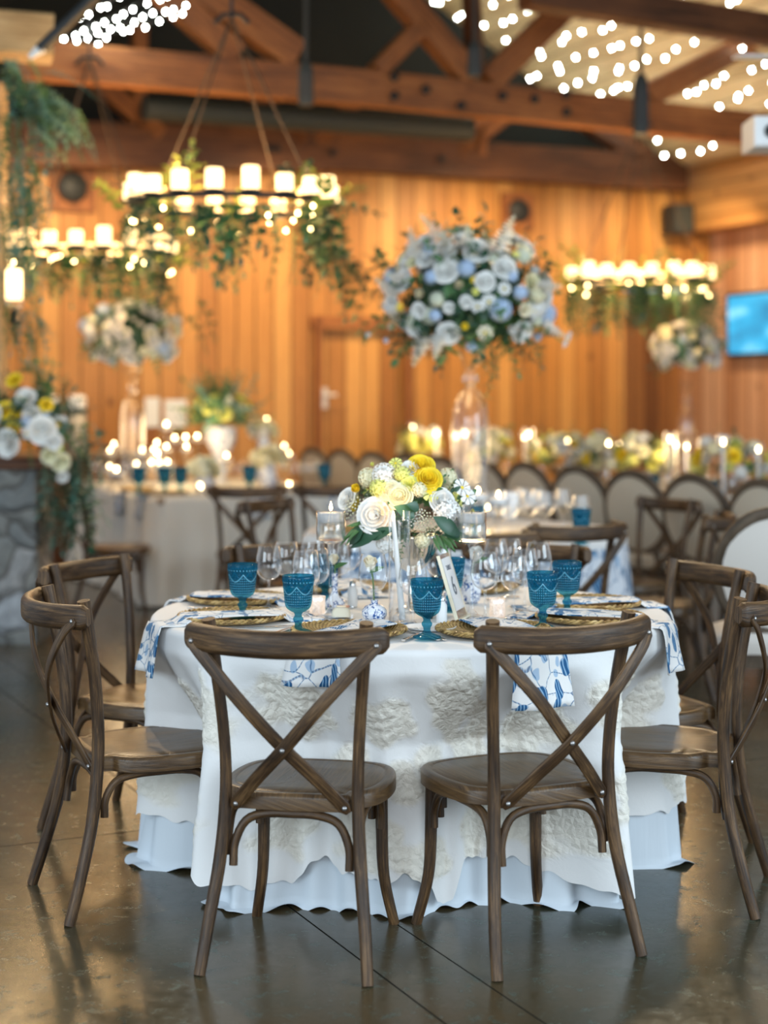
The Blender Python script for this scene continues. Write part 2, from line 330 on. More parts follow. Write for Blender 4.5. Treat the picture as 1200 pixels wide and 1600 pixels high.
class MB:
    def __init__(s): s.v = []; s.f = []; s.u = []; s.m = []; s.sm = []; s.attr = None
    def add(s, vs, fs, uvs=None, mi=0, smooth=True):
        vs = [tuple(v) for v in vs]; b = len(s.v); s.v += vs
        for k, f in enumerate(fs):
            s.f.append([b+i for i in f]); s.m.append(mi); s.sm.append(smooth)
            s.u.append(uvs[k] if uvs else [(0, 0)]*len(f))
        return s
    def box(s, c, d, rot=None, mi=0, bev=0):
        x, y, z = d[0]/2, d[1]/2, d[2]/2; vs = []
        for sz in (-1, 1):
            for sx, sy in ((-1,-1),(1,-1),(1,1),(-1,1)): vs.append(Vector((sx*x, sy*y, sz*z)))
        fs = [(0,3,2,1),(4,5,6,7),(0,1,5,4),(1,2,6,5),(2,3,7,6),(3,0,4,7)]; uv = []
        for f in fs:
            n = (vs[f[1]]-vs[f[0]]).cross(vs[f[2]]-vs[f[0]]); ax = max(range(3), key=lambda i: abs(n[i]))
            o = [i for i in range(3) if i != ax]
            if d[o[0]] > d[o[1]] and ax != 2: o = [o[1], o[0]] if d[o[0]] > 3*d[o[1]] else o
            uv.append([(vs[i][o[0]], vs[i][o[1]]) for i in f])
        m_ = rot if rot is not None else Matrix.Identity(3)
        return s.add([m_ @ v+Vector(c) for v in vs], fs, uv, mi, False)
    def sweep(s, path, sec, scales=None, up=None, mi=0, caps=True, smooth=True, uvs=1.0):
        path = [Vector(p) for p in path]; n = len(path); k = len(sec); scales = scales or [1]*n
        if len(scales) != n: scales = interp(scales, n)
        vs = []; L = 0; ls = []; fr = None
        for i, p in enumerate(path):
            t = (path[min(i+1, n-1)]-path[max(i-1, 0)])
            t = t.normalized() if t.length > 1e-9 else Vector((0, 0, 1))
            if up is not None:
                sd = t.cross(Vector(up)).normalized(); u2 = sd.cross(t)
            else:
                if fr is None:
                    a = Vector((0,0,1)) if abs(t.z) < .9 else Vector((0,1,0)); sd = t.cross(a).normalized()
                else: sd = (fr-t*fr.dot(t)).normalized()
                fr = sd; u2 = sd.cross(t)
            if i: L += (path[i]-path[i-1]).length
            ls.append(L); sc0 = scales[i]; sx, sy = sc0 if isinstance(sc0, tuple) else (sc0, sc0)
            for q in sec: vs.append(p+sd*q[0]*sx+u2*q[1]*sy)
        per = [0]
        for j in range(k):
            a, b = sec[j], sec[(j+1) % k]; per.append(per[-1]+math.hypot(a[0]-b[0], a[1]-b[1]))
        fs = []; uv = []
        for i in range(n-1):
            for j in range(k):
                j2 = (j+1) % k; fs.append((i*k+j, i*k+j2, (i+1)*k+j2, (i+1)*k+j))
                uv.append([(per[j]*uvs, ls[i]), (per[j+1]*uvs, ls[i]), (per[j+1]*uvs, ls[i+1]), (per[j]*uvs, ls[i+1])])
        s.add(vs, fs, uv, mi, smooth)
        if caps:
            s.add(vs[:k], [tuple(range(k))[::-1]], [[(q[0], q[1]) for q in sec][::-1]], mi, False)
            s.add(vs[-k:], [tuple(range(k))], [[(q[0], q[1]) for q in sec]], mi, False)
        return s
    def tube(s, path, r, seg=8, mi=0, caps=True):
        if isinstance(r, (int, float)): r = [r]*len(path)
        return s.sweep(path, circ(1, seg), r, None, mi, caps, True, max(r))
    def lathe(s, prof, seg=24, mi=0, c=(0,0,0), rib=None, smooth=True):
        vs = []; n = len(prof)
        for (r, z) in prof:
            for j in range(seg):
                a = 2*pi*j/seg; rr = r*(1+(rib(a, z) if rib else 0)); vs.append((c[0]+rr*cos(a), c[1]+rr*sin(a), c[2]+z))
        fs = []; uv = []
        for i in range(n-1):
            for j in range(seg):
                j2 = (j+1) % seg; fs.append((i*seg+j, i*seg+j2, (i+1)*seg+j2, (i+1)*seg+j))
                uv.append([(j/seg, i/(n-1)), ((j+1)/seg, i/(n-1)), ((j+1)/seg, (i+1)/(n-1)), (j/seg, (i+1)/(n-1))])
        return s.add(vs, fs, uv, mi, smooth)
    def grid(s, fn, nu, nv, mi=0, uvf=None, smooth=True, wrap=False):
        vs = [fn(i/nu, j/nv) for j in range(nv+1) for i in range(nu if wrap else nu+1)]; w_ = nu if wrap else nu+1
        fs = []; uv = []
        for j in range(nv):
            for i in range(nu):
                i2 = (i+1) % w_ if wrap else i+1
                fs.append((j*w_+i, j*w_+i2, (j+1)*w_+i2, (j+1)*w_+i))
                q = [(i/nu, j/nv), ((i+1)/nu, j/nv), ((i+1)/nu, (j+1)/nv), (i/nu, (j+1)/nv)]
                uv.append([uvf(*x) for x in q] if uvf else q)
        return s.add(vs, fs, uv, mi, smooth)
    def app(s, o, mtx, mi=None):
        b = len(s.v); s.v += [tuple(mtx @ Vector(v)) for v in o.v]
        s.f += [[b+i for i in f] for f in o.f]; s.u += o.u; s.m += (o.m if mi is None else [mi]*len(o.m)); s.sm += o.sm; return s
    def mesh(s, name, mats):
        me = bpy.data.meshes.new(name); me.from_pydata(s.v, [], s.f)
        for m_ in (mats if isinstance(mats, (list, tuple)) else [mats]): me.materials.append(M[m_] if isinstance(m_, str) else m_)
        me.polygons.foreach_set('material_index', s.m); me.polygons.foreach_set('use_smooth', s.sm)
        uvl = me.uv_layers.new(name='UVMap'); flat = [c for f in s.u for p in f for c in (p[0], p[1])]
        uvl.data.foreach_set('uv', flat)
        if s.attr:
            a = me.attributes.new('lace', 'FLOAT', 'POINT'); a.data.foreach_set('value', s.attr)
        me.update(); return me
    def obj(s, name, mats, parent=None): return mk(name, s.mesh(name, mats), parent)
def mk(name, me, parent=None, loc=None, rot=None, scale=None):
    o = bpy.data.objects.new(name, me); COL.objects.link(o)
    if parent: o.parent = parent
    if loc is not None: o.location = loc
    if rot is not None: o.rotation_euler = rot
    if scale is not None: o.scale = scale if isinstance(scale, (tuple, list, Vector)) else (scale,)*3
    return o
def tag(o, label, cat, group=None, kind=None):
    o['label'] = label; o['category'] = cat
    if group: o['group'] = group
    if kind: o['kind'] = kind
    return o
def thing(name, label, cat, loc=(0,0,0), rz=0, group=None):
    o = bpy.data.objects.new(name, None); o.empty_display_size = .05; COL.objects.link(o); o.location = loc; o.rotation_euler = (0, 0, rz)
    return tag(o, label, cat, group)
def struct(name, mb, m_, label=None):
    o = mb.obj(name, m_); o['kind'] = 'structure'
    if label: o['label'] = label
    return o
def copy_tree(o, parent=None):
    c = o.copy(); COL.objects.link(c)
    if parent: c.parent = parent
    for ch in [x for x in o.children]: copy_tree(ch, c)
    return c
class Proto:
    def __init__(s, root): s.root = root; s.used = False
    def put(s, loc, rz=0, label=None, group=None, scale=1.0):
        if not s.used: o = s.root; s.used = True
        else: o = copy_tree(s.root)
        o.location = loc; o.rotation_euler = (0, 0, rz); o.scale = (scale,)*3
        if label: o['label'] = label
        if group: o['group'] = group
        return o
ORD = ['first','second','third','fourth','fifth','sixth','seventh','eighth','ninth','tenth','eleventh','twelfth','thirteenth','fourteenth','fifteenth','sixteenth','seventeenth','eighteenth','nineteenth','twentieth']

def beam(mb, a, b, w_, h_, up=(0,0,1)):
    a = Vector(a); b = Vector(b)
    return mb.sweep([a, b], rrect(w_, h_, min(w_, h_)*.06, 1), None, up, smooth=False)

# ------------------------------------------------------------------ the room
fl = MB(); fl.grid(lambda a, b: (-9+18*a, -6+27*b, 0), 1, 1); struct('floor', fl, 'floor')
WT = 3.70                                                      # wall top
u0 = Up(975, 0); u1 = Up(1110, 0); ub = Up(1070, 0)
def wallquad(mb, a, b, z0, z1, flip=False):
    a = Vector(a); b = Vector(b); L = (b-a).length
    vs = [(a.x, a.y, z0), (b.x, b.y, z0), (b.x, b.y, z1), (a.x, a.y, z1)]
    mb.add(vs, [(0,1,2,3)], [[(0,z0),(L,z0),(L,z1),(0,z1)]], 0, False); return mb
DZ = 2.13
du0, du1 = Up(503, 0), Up(628, 0)
wb = MB(); wallquad(wb, B(-8, 0), B(du0, 0), 0, WT)
L0 = 8+du0
a_, b_ = B(du0, 0), B(du1, 0)
wb.add([(a_.x,a_.y,DZ),(b_.x,b_.y,DZ),(b_.x,b_.y,WT),(a_.x,a_.y,WT)], [(0,1,2,3)], [[(L0,DZ),(L0+du1-du0,DZ),(L0+du1-du0,WT),(L0,WT)]], 0, False)
a_, b_ = B(du1, 0), B(u0, 0)
wb.add([(a_.x,a_.y,0),(b_.x,b_.y,0),(b_.x,b_.y,WT),(a_.x,a_.y,WT)], [(0,1,2,3)], [[(L0+du1-du0,0),(L0+u0-du0,0),(L0+u0-du0,WT),(L0+du1-du0,WT)]], 0, False)
a_, b_ = B(u0, 0), B(u1+.3, 0)
wb.add([(a_.x,a_.y,2.62),(b_.x,b_.y,2.62),(b_.x,b_.y,WT),(a_.x,a_.y,WT)], [(0,1,2,3)], [[(L0+3,2.62),(L0+4.4,2.62),(L0+4.4,WT),(L0+3,WT)]], 0, False)
struct('wall_back', wb, 'wall')
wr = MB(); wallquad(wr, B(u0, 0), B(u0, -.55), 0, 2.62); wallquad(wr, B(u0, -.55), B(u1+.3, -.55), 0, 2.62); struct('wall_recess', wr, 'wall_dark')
ws = MB(); wallquad(ws, B(u1, -.55), B(u1, 7.5), 0, 3.9); struct('wall_right', ws, 'wall_side')
# door in the back wall: a planked leaf set in a frame
dm = MB(); wallquad(dm, B(du0-.1, -.06), B(du1+.1, -.06), 0, DZ+.05); d1 = struct('door_1', dm, 'wall')
fm = MB()
for uu in (du0-.05, du1+.05): beam(fm, B(uu, .01), B(uu, .01, DZ+.1), .12, .05, UX)
beam(fm, B(du0-.12, .01, DZ+.05), B(du1+.12, .01, DZ+.05), .05, .12)
fm.obj('door_frame', 'timber', d1)
hk = MB(); p = Wp(507, 622, -.02); hk.box(p, (.05, .05, .2)); hk.tube([p+VX*.03+Vector((0,0,.03)), p+VX*.06+Vector((0,0,.03)), p+VX*.06+UX*.1+Vector((0,0,.03))], .012)
hk.obj('door_handle', 'white', d1)
# timbers stacked as a header over the right wall
hb = MB(); a_, b_ = B(ub, .05), B(ub, 7.5)
wallquad(hb, a_, b_, 3.22, 3.88); hb.add([B(ub, .05, 3.22), B(ub, 7.5, 3.22), B(u1, 7.5, 3.22), B(u1, .05, 3.22)], [(3,2,1,0)], [[(0,0),(7,0),(7,.3),(0,.3)]], 0, False)
struct('trim_1', hb, 'log', 'stacked orange timbers above the right wall')
# roof
RZ, RS, RE, LE, RU = 3.88, .60, 3.3, -5.6, -1.0
rr_ = MB(); zr = RZ+RS*(RE-RU)
def roofq(mb, ua, za, ub_, zb, v0=-.6, v1=10.5):
    pts = [B(ua, v0, za), B(ub_, v0, zb), B(ub_, v1, zb), B(ua, v1, za)]; L = math.hypot(ub_-ua, zb-za)
    mb.add(pts, [(0,1,2,3)], [[(v0,0),(v0,L),(v1,L),(v1,0)]], 0, False)
roofq(rr_, RE, RZ, RU, zr); roofq(rr_, RE+1.2, RZ, RE, RZ); struct('ceiling', rr_, 'roof_tan', 'tan boarded slope of the roof')
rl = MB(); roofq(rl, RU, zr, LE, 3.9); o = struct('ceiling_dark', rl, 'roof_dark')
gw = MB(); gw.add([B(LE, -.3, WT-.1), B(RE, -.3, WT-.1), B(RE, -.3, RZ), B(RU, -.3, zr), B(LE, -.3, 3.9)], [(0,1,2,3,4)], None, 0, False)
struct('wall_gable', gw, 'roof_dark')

# truss on the back wall and truss in the middle of the room; each timber is a part of its truss
def truss(label, v, members, group=None):
    t = thing('roof_truss', label, 'truss', B(0, v, 3.7))
    for it in members:
        (x0, y0), (x1, y1), th, mname = it[:4]; nm = it[4] if len(it) > 4 else 'brace'
        dv = it[5] if len(it) > 5 else 0
        a = Wp(x0, y0, v+dv)-t.location; b = Wp(x1, y1, v+dv)-t.location
        mb = MB(); mb.sweep([a, b], rrect(.16, th, .008, 1), None, VX.cross((b-a).normalized()), smooth=False); mb.obj(nm, mname, t)
    return t
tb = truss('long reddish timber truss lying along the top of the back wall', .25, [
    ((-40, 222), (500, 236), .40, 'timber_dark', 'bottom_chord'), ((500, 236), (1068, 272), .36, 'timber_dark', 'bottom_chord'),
    ((217, 40), (217, 205), .13, 'timber', 'post'), ((140, 118), (250, 212), .15, 'timber'), ((395, 140), (470, 225), .15, 'timber'),
    ((560, 150), (492, 225), .15, 'timber'), ((745, 170), (745, 245), .16, 'timber', 'post'), ((800, 172), (712, 240), .15, 'timber'),
    ((915, 185), (1010, 250), .22, 'timber_dark', 'rafter')])
for px in (420, 432, 690, 520):
    b_ = MB(); b_.lathe([(0,.02),(.03,.02),(.035,0)], 10); o = b_.obj('bolt', 'black', tb)
    pp = Wp(px, 232+(px-420)*.06, .38); o.location = pp-tb.location; o.rotation_euler = (pi/2, 0, BE)
tm = truss('big orange timber truss crossing the room above the chandeliers', 2.8, [
    ((25, 92), (600, 141), .275, 'timber', 'bottom_chord'), ((600, 141), (1240, 208), .275, 'timber', 'bottom_chord'),
    ((300, -25), (462, 88), .24, 'timber', 'rafter'), ((235, -30), (368, 88), .19, 'timber'),
    ((612, -20), (738, 125), .20, 'timber'), ((588, 112), (662, 36), .14, 'timber'), ((762, 128), (915, -20), .20, 'timber'),
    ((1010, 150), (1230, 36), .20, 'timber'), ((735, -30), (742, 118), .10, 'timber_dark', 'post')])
for px, py in ((616,120),(616,150),(665,140),(720,165),(785,150),(835,155),(885,148),(885,175)):
    b_ = MB(); b_.lathe([(0,.02),(.035,.02),(.04,0)], 10); o = b_.obj('bolt', 'black', tm)
    o.location = Wp(px, py, 2.92)-tm.location; o.rotation_euler = (pi/2, 0, BE)
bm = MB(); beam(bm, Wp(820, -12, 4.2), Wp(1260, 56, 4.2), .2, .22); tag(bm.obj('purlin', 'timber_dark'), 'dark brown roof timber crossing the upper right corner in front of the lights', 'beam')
bm = MB(); beam(bm, P(-60, 52, 9.6), P(82, 62, 9.6+.13), .3, .25); tag(bm.obj('header_beam', 'timber_pale'), 'pale timber beam end over the garland at the upper left', 'beam')
t_ = thing('track_light', 'dark slanted light fitting with a white tip by the pale beam', 'light fitting', P(100, 40, 9.2))
b_ = MB(); b_.sweep([P(150,-8,9.2)-t_.location, P(62,78,9.2)-t_.location], rrect(.05,.09,.01,1), None, (0,1,0)); b_.obj('housing', 'soft_black', t_)
b_ = MB(); b_.sweep([P(66,74,9.19)-t_.location, P(46,90,9.19)-t_.location], rrect(.06,.06,.01,1), [1,.4], (0,1,0)); b_.obj('end_cap', 'white', t_)
dk = MB(); dk.tube([Wp(225, 168, 1.6), Wp(735, 203, 1.6)], .105, 16); tag(dk.obj('ventilation_duct', 'dark_grey'), 'long round dark duct running behind the big truss', 'duct')
# left post
pm = MB(); x = P(7, 0, 10.4).x-.02; pm.box((x-.10, 10.4, 1.72), (.24, .2, 3.44)); o = struct('trim_post', pm, 'timber_pale', 'pale timber post at the left edge')

def hanging_speaker(label, px, ytop, y0, y1, wpx, Y):
    t = thing('hanging_speaker', label, 'speaker', P(px, (y0+y1)/2, Y)); c = t.location; s_ = F/Y
    hh = (y1-y0)/s_; ww = wpx/s_
    b = MB(); b.sweep([(0,0,-hh/2),(0,0,-hh*.3),(0,0,hh*.35),(0,0,hh/2)], rrect(1, 1, .2), [ww*.9, ww, ww*.9, ww*.6], (0,1,0)); b.obj('housing', 'dark_grey', t)
    b = MB(); b.box((0,-ww*.5,-hh*.05), (ww*.7,.01,hh*.6)); b.obj('grille', 'soft_black', t)
    b = MB(); b.tube([(0,0,hh/2),(0,0,hh/2+(y0-ytop)/s_)], .015, 8); b.obj('pole', 'soft_black', t)
hanging_speaker('grey speaker hanging on a pole in front of the truss, upper left of centre', 478, -30, 98, 165, 24, 11.6)
hanging_speaker('small dark speaker on a pole above the join of the two braces', 741, -30, 66, 120, 22, 12.0)
hanging_speaker('black speaker on a pole before the string lights, upper right', 1001, 20, 118, 210, 24, 12.6)
# box speaker in the corner
t_ = thing('wall_speaker', 'small black box speaker high in the right corner of the back wall', 'speaker', Wp(1060, 343, .2), BE)
b = MB(); b.box((0,0,0), (.25,.2,.30)); b.obj('housing', 'soft_black', t_); b = MB(); b.box((0,-.105,0), (.2,.01,.26)); b.obj('grille', 'dark_grey', t_)
b = MB(); b.tube([(0,.1,0),(0,.2,.05)], .02); b.obj('bracket', 'black', t_)
for px, py, rr, lab in ((112, 293, .145, 'round dark speaker in a square wood panel on the back wall, left end'), (808, 330, .125, 'round dark speaker in a square wood panel, right of the big bouquet top')):
    t_ = thing('round_speaker', lab, 'speaker', Wp(px, py, .03), BE)
    b = MB(); b.box((0,0,0), (rr*2.9,.05,rr*2.9)); b.obj('panel', 'timber', t_)
    b = MB(); b.lathe([(0,.05),(rr*.95,.05),(rr,.03),(rr,0)], 28); o = b.obj('grille', 'timber_dark', t_); o.rotation_euler = (pi/2,0,0)
    b = MB(); b.lathe([(0,.065),(rr*.9,.062),(rr*.92,.05)], 28); o = b.obj('cone', 'soft_black', t_); o.rotation_euler = (pi/2,0,0)
# television on the right wall
t_ = thing('television', 'flat television showing blue, at the right edge on the side wall', 'television', B(u1-.06, 1.15, 2.22), BE+pi/2)
m = M['screen'] = mat('blue_screen', (.02,.1,.2), .2); q = NT(m); s = q.sep(q.uv())
colr = q.ramp(q.noise(q.uv(), 2.2, 3), [(.3,(.01,.10,.22)),(.55,(.03,.30,.52)),(.8,(.45,.80,.95))]); q.l(colr, q.b.inputs['Emission Color']); q.b.inputs['Emission Strength'].default_value = 1.0
b = MB(); b.box((0,0,0), (1.5,.06,.66)); b.obj('bezel', 'black', t_)
b = MB(); b.grid(lambda a, c: (-.72+1.44*a, -.034, -.30+.6*c), 1, 1); b.obj('screen', 'screen', t_)
b = MB(); b.grid(lambda a, c: (-.72+1.44*a, .034, -.30+.6*c), 1, 1); b.obj('screen', 'screen', t_)
# projector and fan at the right edge
t_ = thing('projector', 'white projector hanging at the right edge below the string lights', 'projector', P(1196, 212, 8.5))
b = MB(); b.sweep([(-.09,0,0),(.28,0,0)], rrect(.3,.16,.02), None, (0,0,1)); b.obj('housing', 'white', t_); b = MB(); b.tube([(.1,0,.08),(.1,0,1.6)], .02); b.obj('pole', 'white', t_)
b = MB(); b.lathe([(0,.02),(.035,.02),(.04,0)], 14); o = b.obj('lens', 'soft_black', t_, ); o.rotation_euler = (pi/2,0,0); o.location = (0,-.15,0)
t_ = thing('ceiling_fan', 'pale ceiling fan blade reaching in at the upper right edge', 'fan', P(1262, 92, 9.2))
b = MB(); b.lathe([(0,-.08),(.08,-.07),(.1,0),(.06,.08),(0,.09)], 18); b.obj('motor', 'white', t_)
b = MB(); b.tube([(0,0,.08),(0,0,1.5)], .02); b.obj('pole', 'white', t_)
for k in range(3):
    b = MB(); b.sweep([(-.1,0,0),(-.2,0,0),(-.44,0,-.01)], rrect(.09,.012,.004,1), [.5,1,1], (0,0,1)); o = b.obj('blade', 'white', t_); o.rotation_euler = (0,0,k*2*pi/3+.25)
# flag in the recess
t_ = thing('furled_flag', 'furled red and white flag on a pole in the recess', 'flag', B(Up(1104, -.3)-.04, -.3, 0))
b = MB(); b.tube([(0,0,0),(0,0,2.15)], .015); b.obj('pole', 'timber', t_)
b = MB(); b.sweep([(-.02,0,1.95),(0,0,1.7),(.01,0,1.4),(-.05,0,1.1)], circ(1,10), [.02,.09,.10,.03]); b.obj('red_fold', mat('red_cloth', (.55,.04,.02), .8), t_)
b = MB(); b.sweep([(.03,.05,1.9),(.05,.05,1.5),(.05,.05,.9)], circ(1,10), [.02,.09,.1]); b.obj('white_fold', 'white', t_)

# ------------------------------------------------------------------ string lights
bulbm = MB(); bulbm.lathe([(0,-.012),(.006,-.007),(.009,0),(.006,.007),(0,.011)], 8); BULB = bulbm.mesh('bulb', 'bulb')
def proj(p): return 600+F*p.x/p.y, HOR+F*(H-p.z)/p.y
def strand(pts, label, group):
    n = len(pts); c = pts[n//2]; t = thing('string_light', label, 'string lights', c, 0, group)
    b = MB(); b.tube([p-c+Vector((0,0,.02)) for p in pts], .004, 5); b.obj('wire', 'soft_black', t)
    for p in pts: mk('bulb', BULB, t, loc=p-c)
si = 0
for u in [-.75+.215*i for i in range(18)]:
    run = []
    v = -.1+R.uniform(0, .15)
    while v < 8.5:
        zz = RZ+RS*(RE-u)-.14-.06*abs(sin(v*1.4+u))+R.uniform(-.02, .02)
        p = B(u+R.uniform(-.09, .09), v, zz); x, y = proj(p)
        if -30 < y < 256 and 655 < x < 1225: run.append(p)
        v += .23+R.uniform(-.08, .08)
    if len(run) > 2:
        strand(run[:95], ('%s string light strand under the tan roof slope, counting up from the eave' % ORD[17-si]), 'string lights under the tan roof slope'); 
    si += 1
def leftroof(px, py):            # pixel onto the dark slope, a little below it
    kx = (px-600)/F; kz = -(py-HOR)/F; sl = (zr-3.9)/(RU-LE)
    # z = 3.9+sl*(u-LE)-.2 ; u = kx*Y*cos+ (Y-16)*sin
    return P(px, py, 11.3+py*.01)
for r_, (x0, y0, x1, y1, n) in enumerate([(95,48,200,-10,8),(98,60,262,-8,11),(104,70,292,6,12),(150,66,285,20,8)]):
    pts = [leftroof(lerp(x0,x1,i/(n-1))+R.uniform(-5,5), lerp(y0,y1,i/(n-1))+R.uniform(-4,4)) for i in range(n)]
    strand(pts, '%s strand of string lights in the dark roof, upper left, counting down' % ORD[r_], 'string lights in the dark roof')

# ------------------------------------------------------------------ cross-back chair
def seat_outline(n=64):
    key = [(0,-.212),(.08,-.211),(.145,-.205),(.152,-.19),(.156,-.165),(.175,-.150),(.205,-.11),(.222,-.03),(.222,.06),(.205,.14),(.165,.19),(.09,.212),(0,.216)]
    r_ = cr([(x, y, 0) for x, y in key], 4); pts = [(p.x, p.y) for p in r_]
    return pts+[(-x, y) for x, y in pts[-2:0:-1]]
def make_chair():
    t = thing('crossback_chair', 'x', 'chair')
    ol = seat_outline(); n = len(ol); mb = MB()
    rings = [(1.0,.401),(1.0,.432),(.985,.440),(.96,.443),(.89,.443),(.875,.4405),(.86,.443),(.5,.438),(.15,.436)]
    vs = []; 
    for k, z in rings:
        for x, y in ol: vs.append((x*k, y*k, z))
    fs = []; uv = []
    for i in range(len(rings)-1):
        for j in range(n):
            f = (i*n+j, i*n+(j+1) % n, (i+1)*n+(j+1) % n, (i+1)*n+j); fs.append(f)
            if i == 0: uv.append([(vs[q][0]*.3+vs[q][2], vs[q][0]+vs[q][1]) for q in f])
            else: uv.append([(vs[q][0], vs[q][1]) for q in f])
    mb.add(vs, fs, uv); m0 = (len(rings)-1)*n
    mb.add(vs[m0:], [tuple(range(n))], [[(p[0], p[1]) for p in vs[m0:]]]); mb.add(vs[:n], [tuple(range(n))[::-1]], None, 0, False)
    mb.obj('seat', 'chair_seat', t)
    for s in (-1, 1):
        path = cr([(s*.216,-.305,0),(s*.203,-.270,.12),(s*.184,-.232,.27),(s*.174,-.214,.42),(s*.175,-.213,.55),(s*.186,-.228,.70),(s*.205,-.262,.893)], 5)
        b = MB(); b.sweep(path, circ(1, 10), [(.0155,.0155),(.0165,.0165),(.0175,.0175),(.0165,.018),(.0155,.0175),(.0155,.0175),(.018,.019)], None, uvs=.018); b.obj('leg', 'chair', t)
        path = cr([(s*.165,.150,.402),(s*.167,.152,.28),(s*.172,.158,.14),(s*.196,.185,0)], 5)
        b = MB(); b.sweep(path, circ(1, 10), [.019,.0175,.016,.015], None, uvs=.018); b.obj('leg', 'chair', t)
        b = MB(); b.sweep([(s*.137,.148,.402),(s*.137,.148,.325)], rrect(.022,.034,.004,1), None, (0,1,0), smooth=False); b.obj('corner_block', 'chair', t)
    b = MB(); path = cr([(-.254,-.262,.852),(-.235,-.280,.851),(-.16,-.326,.848),(-.08,-.350,.846),(0,-.358,.845),(.08,-.350,.846),(.16,-.326,.848),(.235,-.280,.851),(.254,-.262,.852)], 4)
    sec = rrect(.040,.070,.0195,5); nn = len(path); scl = [(lerp(.8,1,min(1,min(i,nn-1-i)/3)), lerp(.68,1,min(1,min(i,nn-1-i)/3))) for i in range(nn)]
    b.sweep(path, sec, scl, (0,0,1)); b.obj('top_rail', 'chair', t)
    boltm = MB(); boltm.lathe([(0,.005),(.0045,.0045),(.0065,.002),(.007,0)], 10); bme = boltm.mesh('bolt', 'bolt')
    for s, off in ((1, -.004), (-1, .006)):
        pts = [(s*.238,-.300+off*0,.842),(s*.20,-.318+off,.80),(s*.10,-.330+off*1.5,.69),(0,-.300+off*1.5,.575),(-s*.08,-.262+off,.49),(-s*.142,-.226,.418)]
        path = cr(pts, 5); path = [path[0]+(path[0]-path[1])*.8]+path+[path[-1]+(path[-1]-path[-2])*.8]
        sc2 = [(.55,1)]+[(1,1)]*(len(path)-2)+[(.55,1)]
        # flat strip: wide in the plane of the back, thin front to back
        b = MB(); b.sweep(path, rrect(.034,.009,.003,2), sc2, (0,1,0)); o = b.obj('cross_slat', 'chair', t)
        for pp in (pts[0], pts[-1]): mk('bolt', bme, o, loc=(pp[0], pp[1]-.005, pp[2]), rot=(pi/2,0,0))
        if s == 1: mk('bolt', bme, o, loc=(0,-.312,.575), rot=(pi/2,0,0))
    def hoop(f, half, drop=.142):
        pts = [f(-half, .398-drop), f(-half*.985, .398-drop*.6), f(-half*.80, .398-drop*.2), f(-half*.45, .389), f(0, .391), f(half*.45, .389), f(half*.80, .398-drop*.2), f(half*.985, .398-drop*.6), f(half, .398-drop)]
        b = MB(); b.tube(cr(pts, 4), .0115, 8); b.obj('arched_brace', 'chair', t)
    hoop(lambda a, z: (a, -.200-(.398-z)*.12, z), .152)
    for s in (-1, 1): hoop(lambda a, z: (s*(.172 - .0*a), a-.035, z), .158, .12)
    hoop(lambda a, z: (a, .148, z), .140, .10)
    return Proto(t)
CHAIR = make_chair()
def chair(x, y, fx, fy, label, group): CHAIR.put((x, y, 0), atan2(-fx, fy), label, group)
TC = Vector((.085, 5.29, 0)); TR = .82; TZ = .765
CH = [((-.198,4.40),(.18,.98),'front brown crossback chair with its back to us, left of that pair'),
      ((.346,4.465),(-.43,.90),'front brown crossback chair with its back to us, right of that pair'),
      ((-.685,4.85),(.90,.43),'nearer brown crossback chair at the left of the front table, golden sheen on seat'),
      ((-.79,5.61),(.90,-.44),'brown crossback chair at the left of the round table, the further one'),
      ((.815,4.885),(-.95,.31),'brown crossback chair cut by the right edge, nearer one right of the round table'),
      ((.845,5.46),(-.93,-.37),'brown crossback chair right of the round table, further one, whole back in view'),
      ((.445,6.14),(-.39,-.92),'brown crossback chair behind the round table to the right, only its top rail showing'),
      ((-.27,6.14),(.38,-.92),'brown crossback chair behind the round table to the left, mostly hidden by glasses')]
for (p, f, lab) in CH: chair(*p, *f, lab, 'crossback chairs around the front round table')
T2 = Vector((.42, 8.5, 0))
for (rx, ry, lab) in ((.88,7.42,'crossback chair behind the front table before the blue and white cloth'), (.40,6.98,'crossback chair just behind the front table, a sliver of dark rail above the glasses'),
                 (1.62,9.3,'crossback chair with an orange glint on its rail, right of the toile table'), (1.64,8.06,'crossback chair with a blue glint on its rail, right of the toile table'), (-.67,9.2,'crossback chair with curved rail seen end-on, left of the centre flowers')):
    d = (T2-Vector((rx, ry, 0))); d.z = 0; d.normalize(); chair(rx+d.x*.29, ry+d.y*.29, d.x, d.y, lab, 'crossback chairs at the toile table')

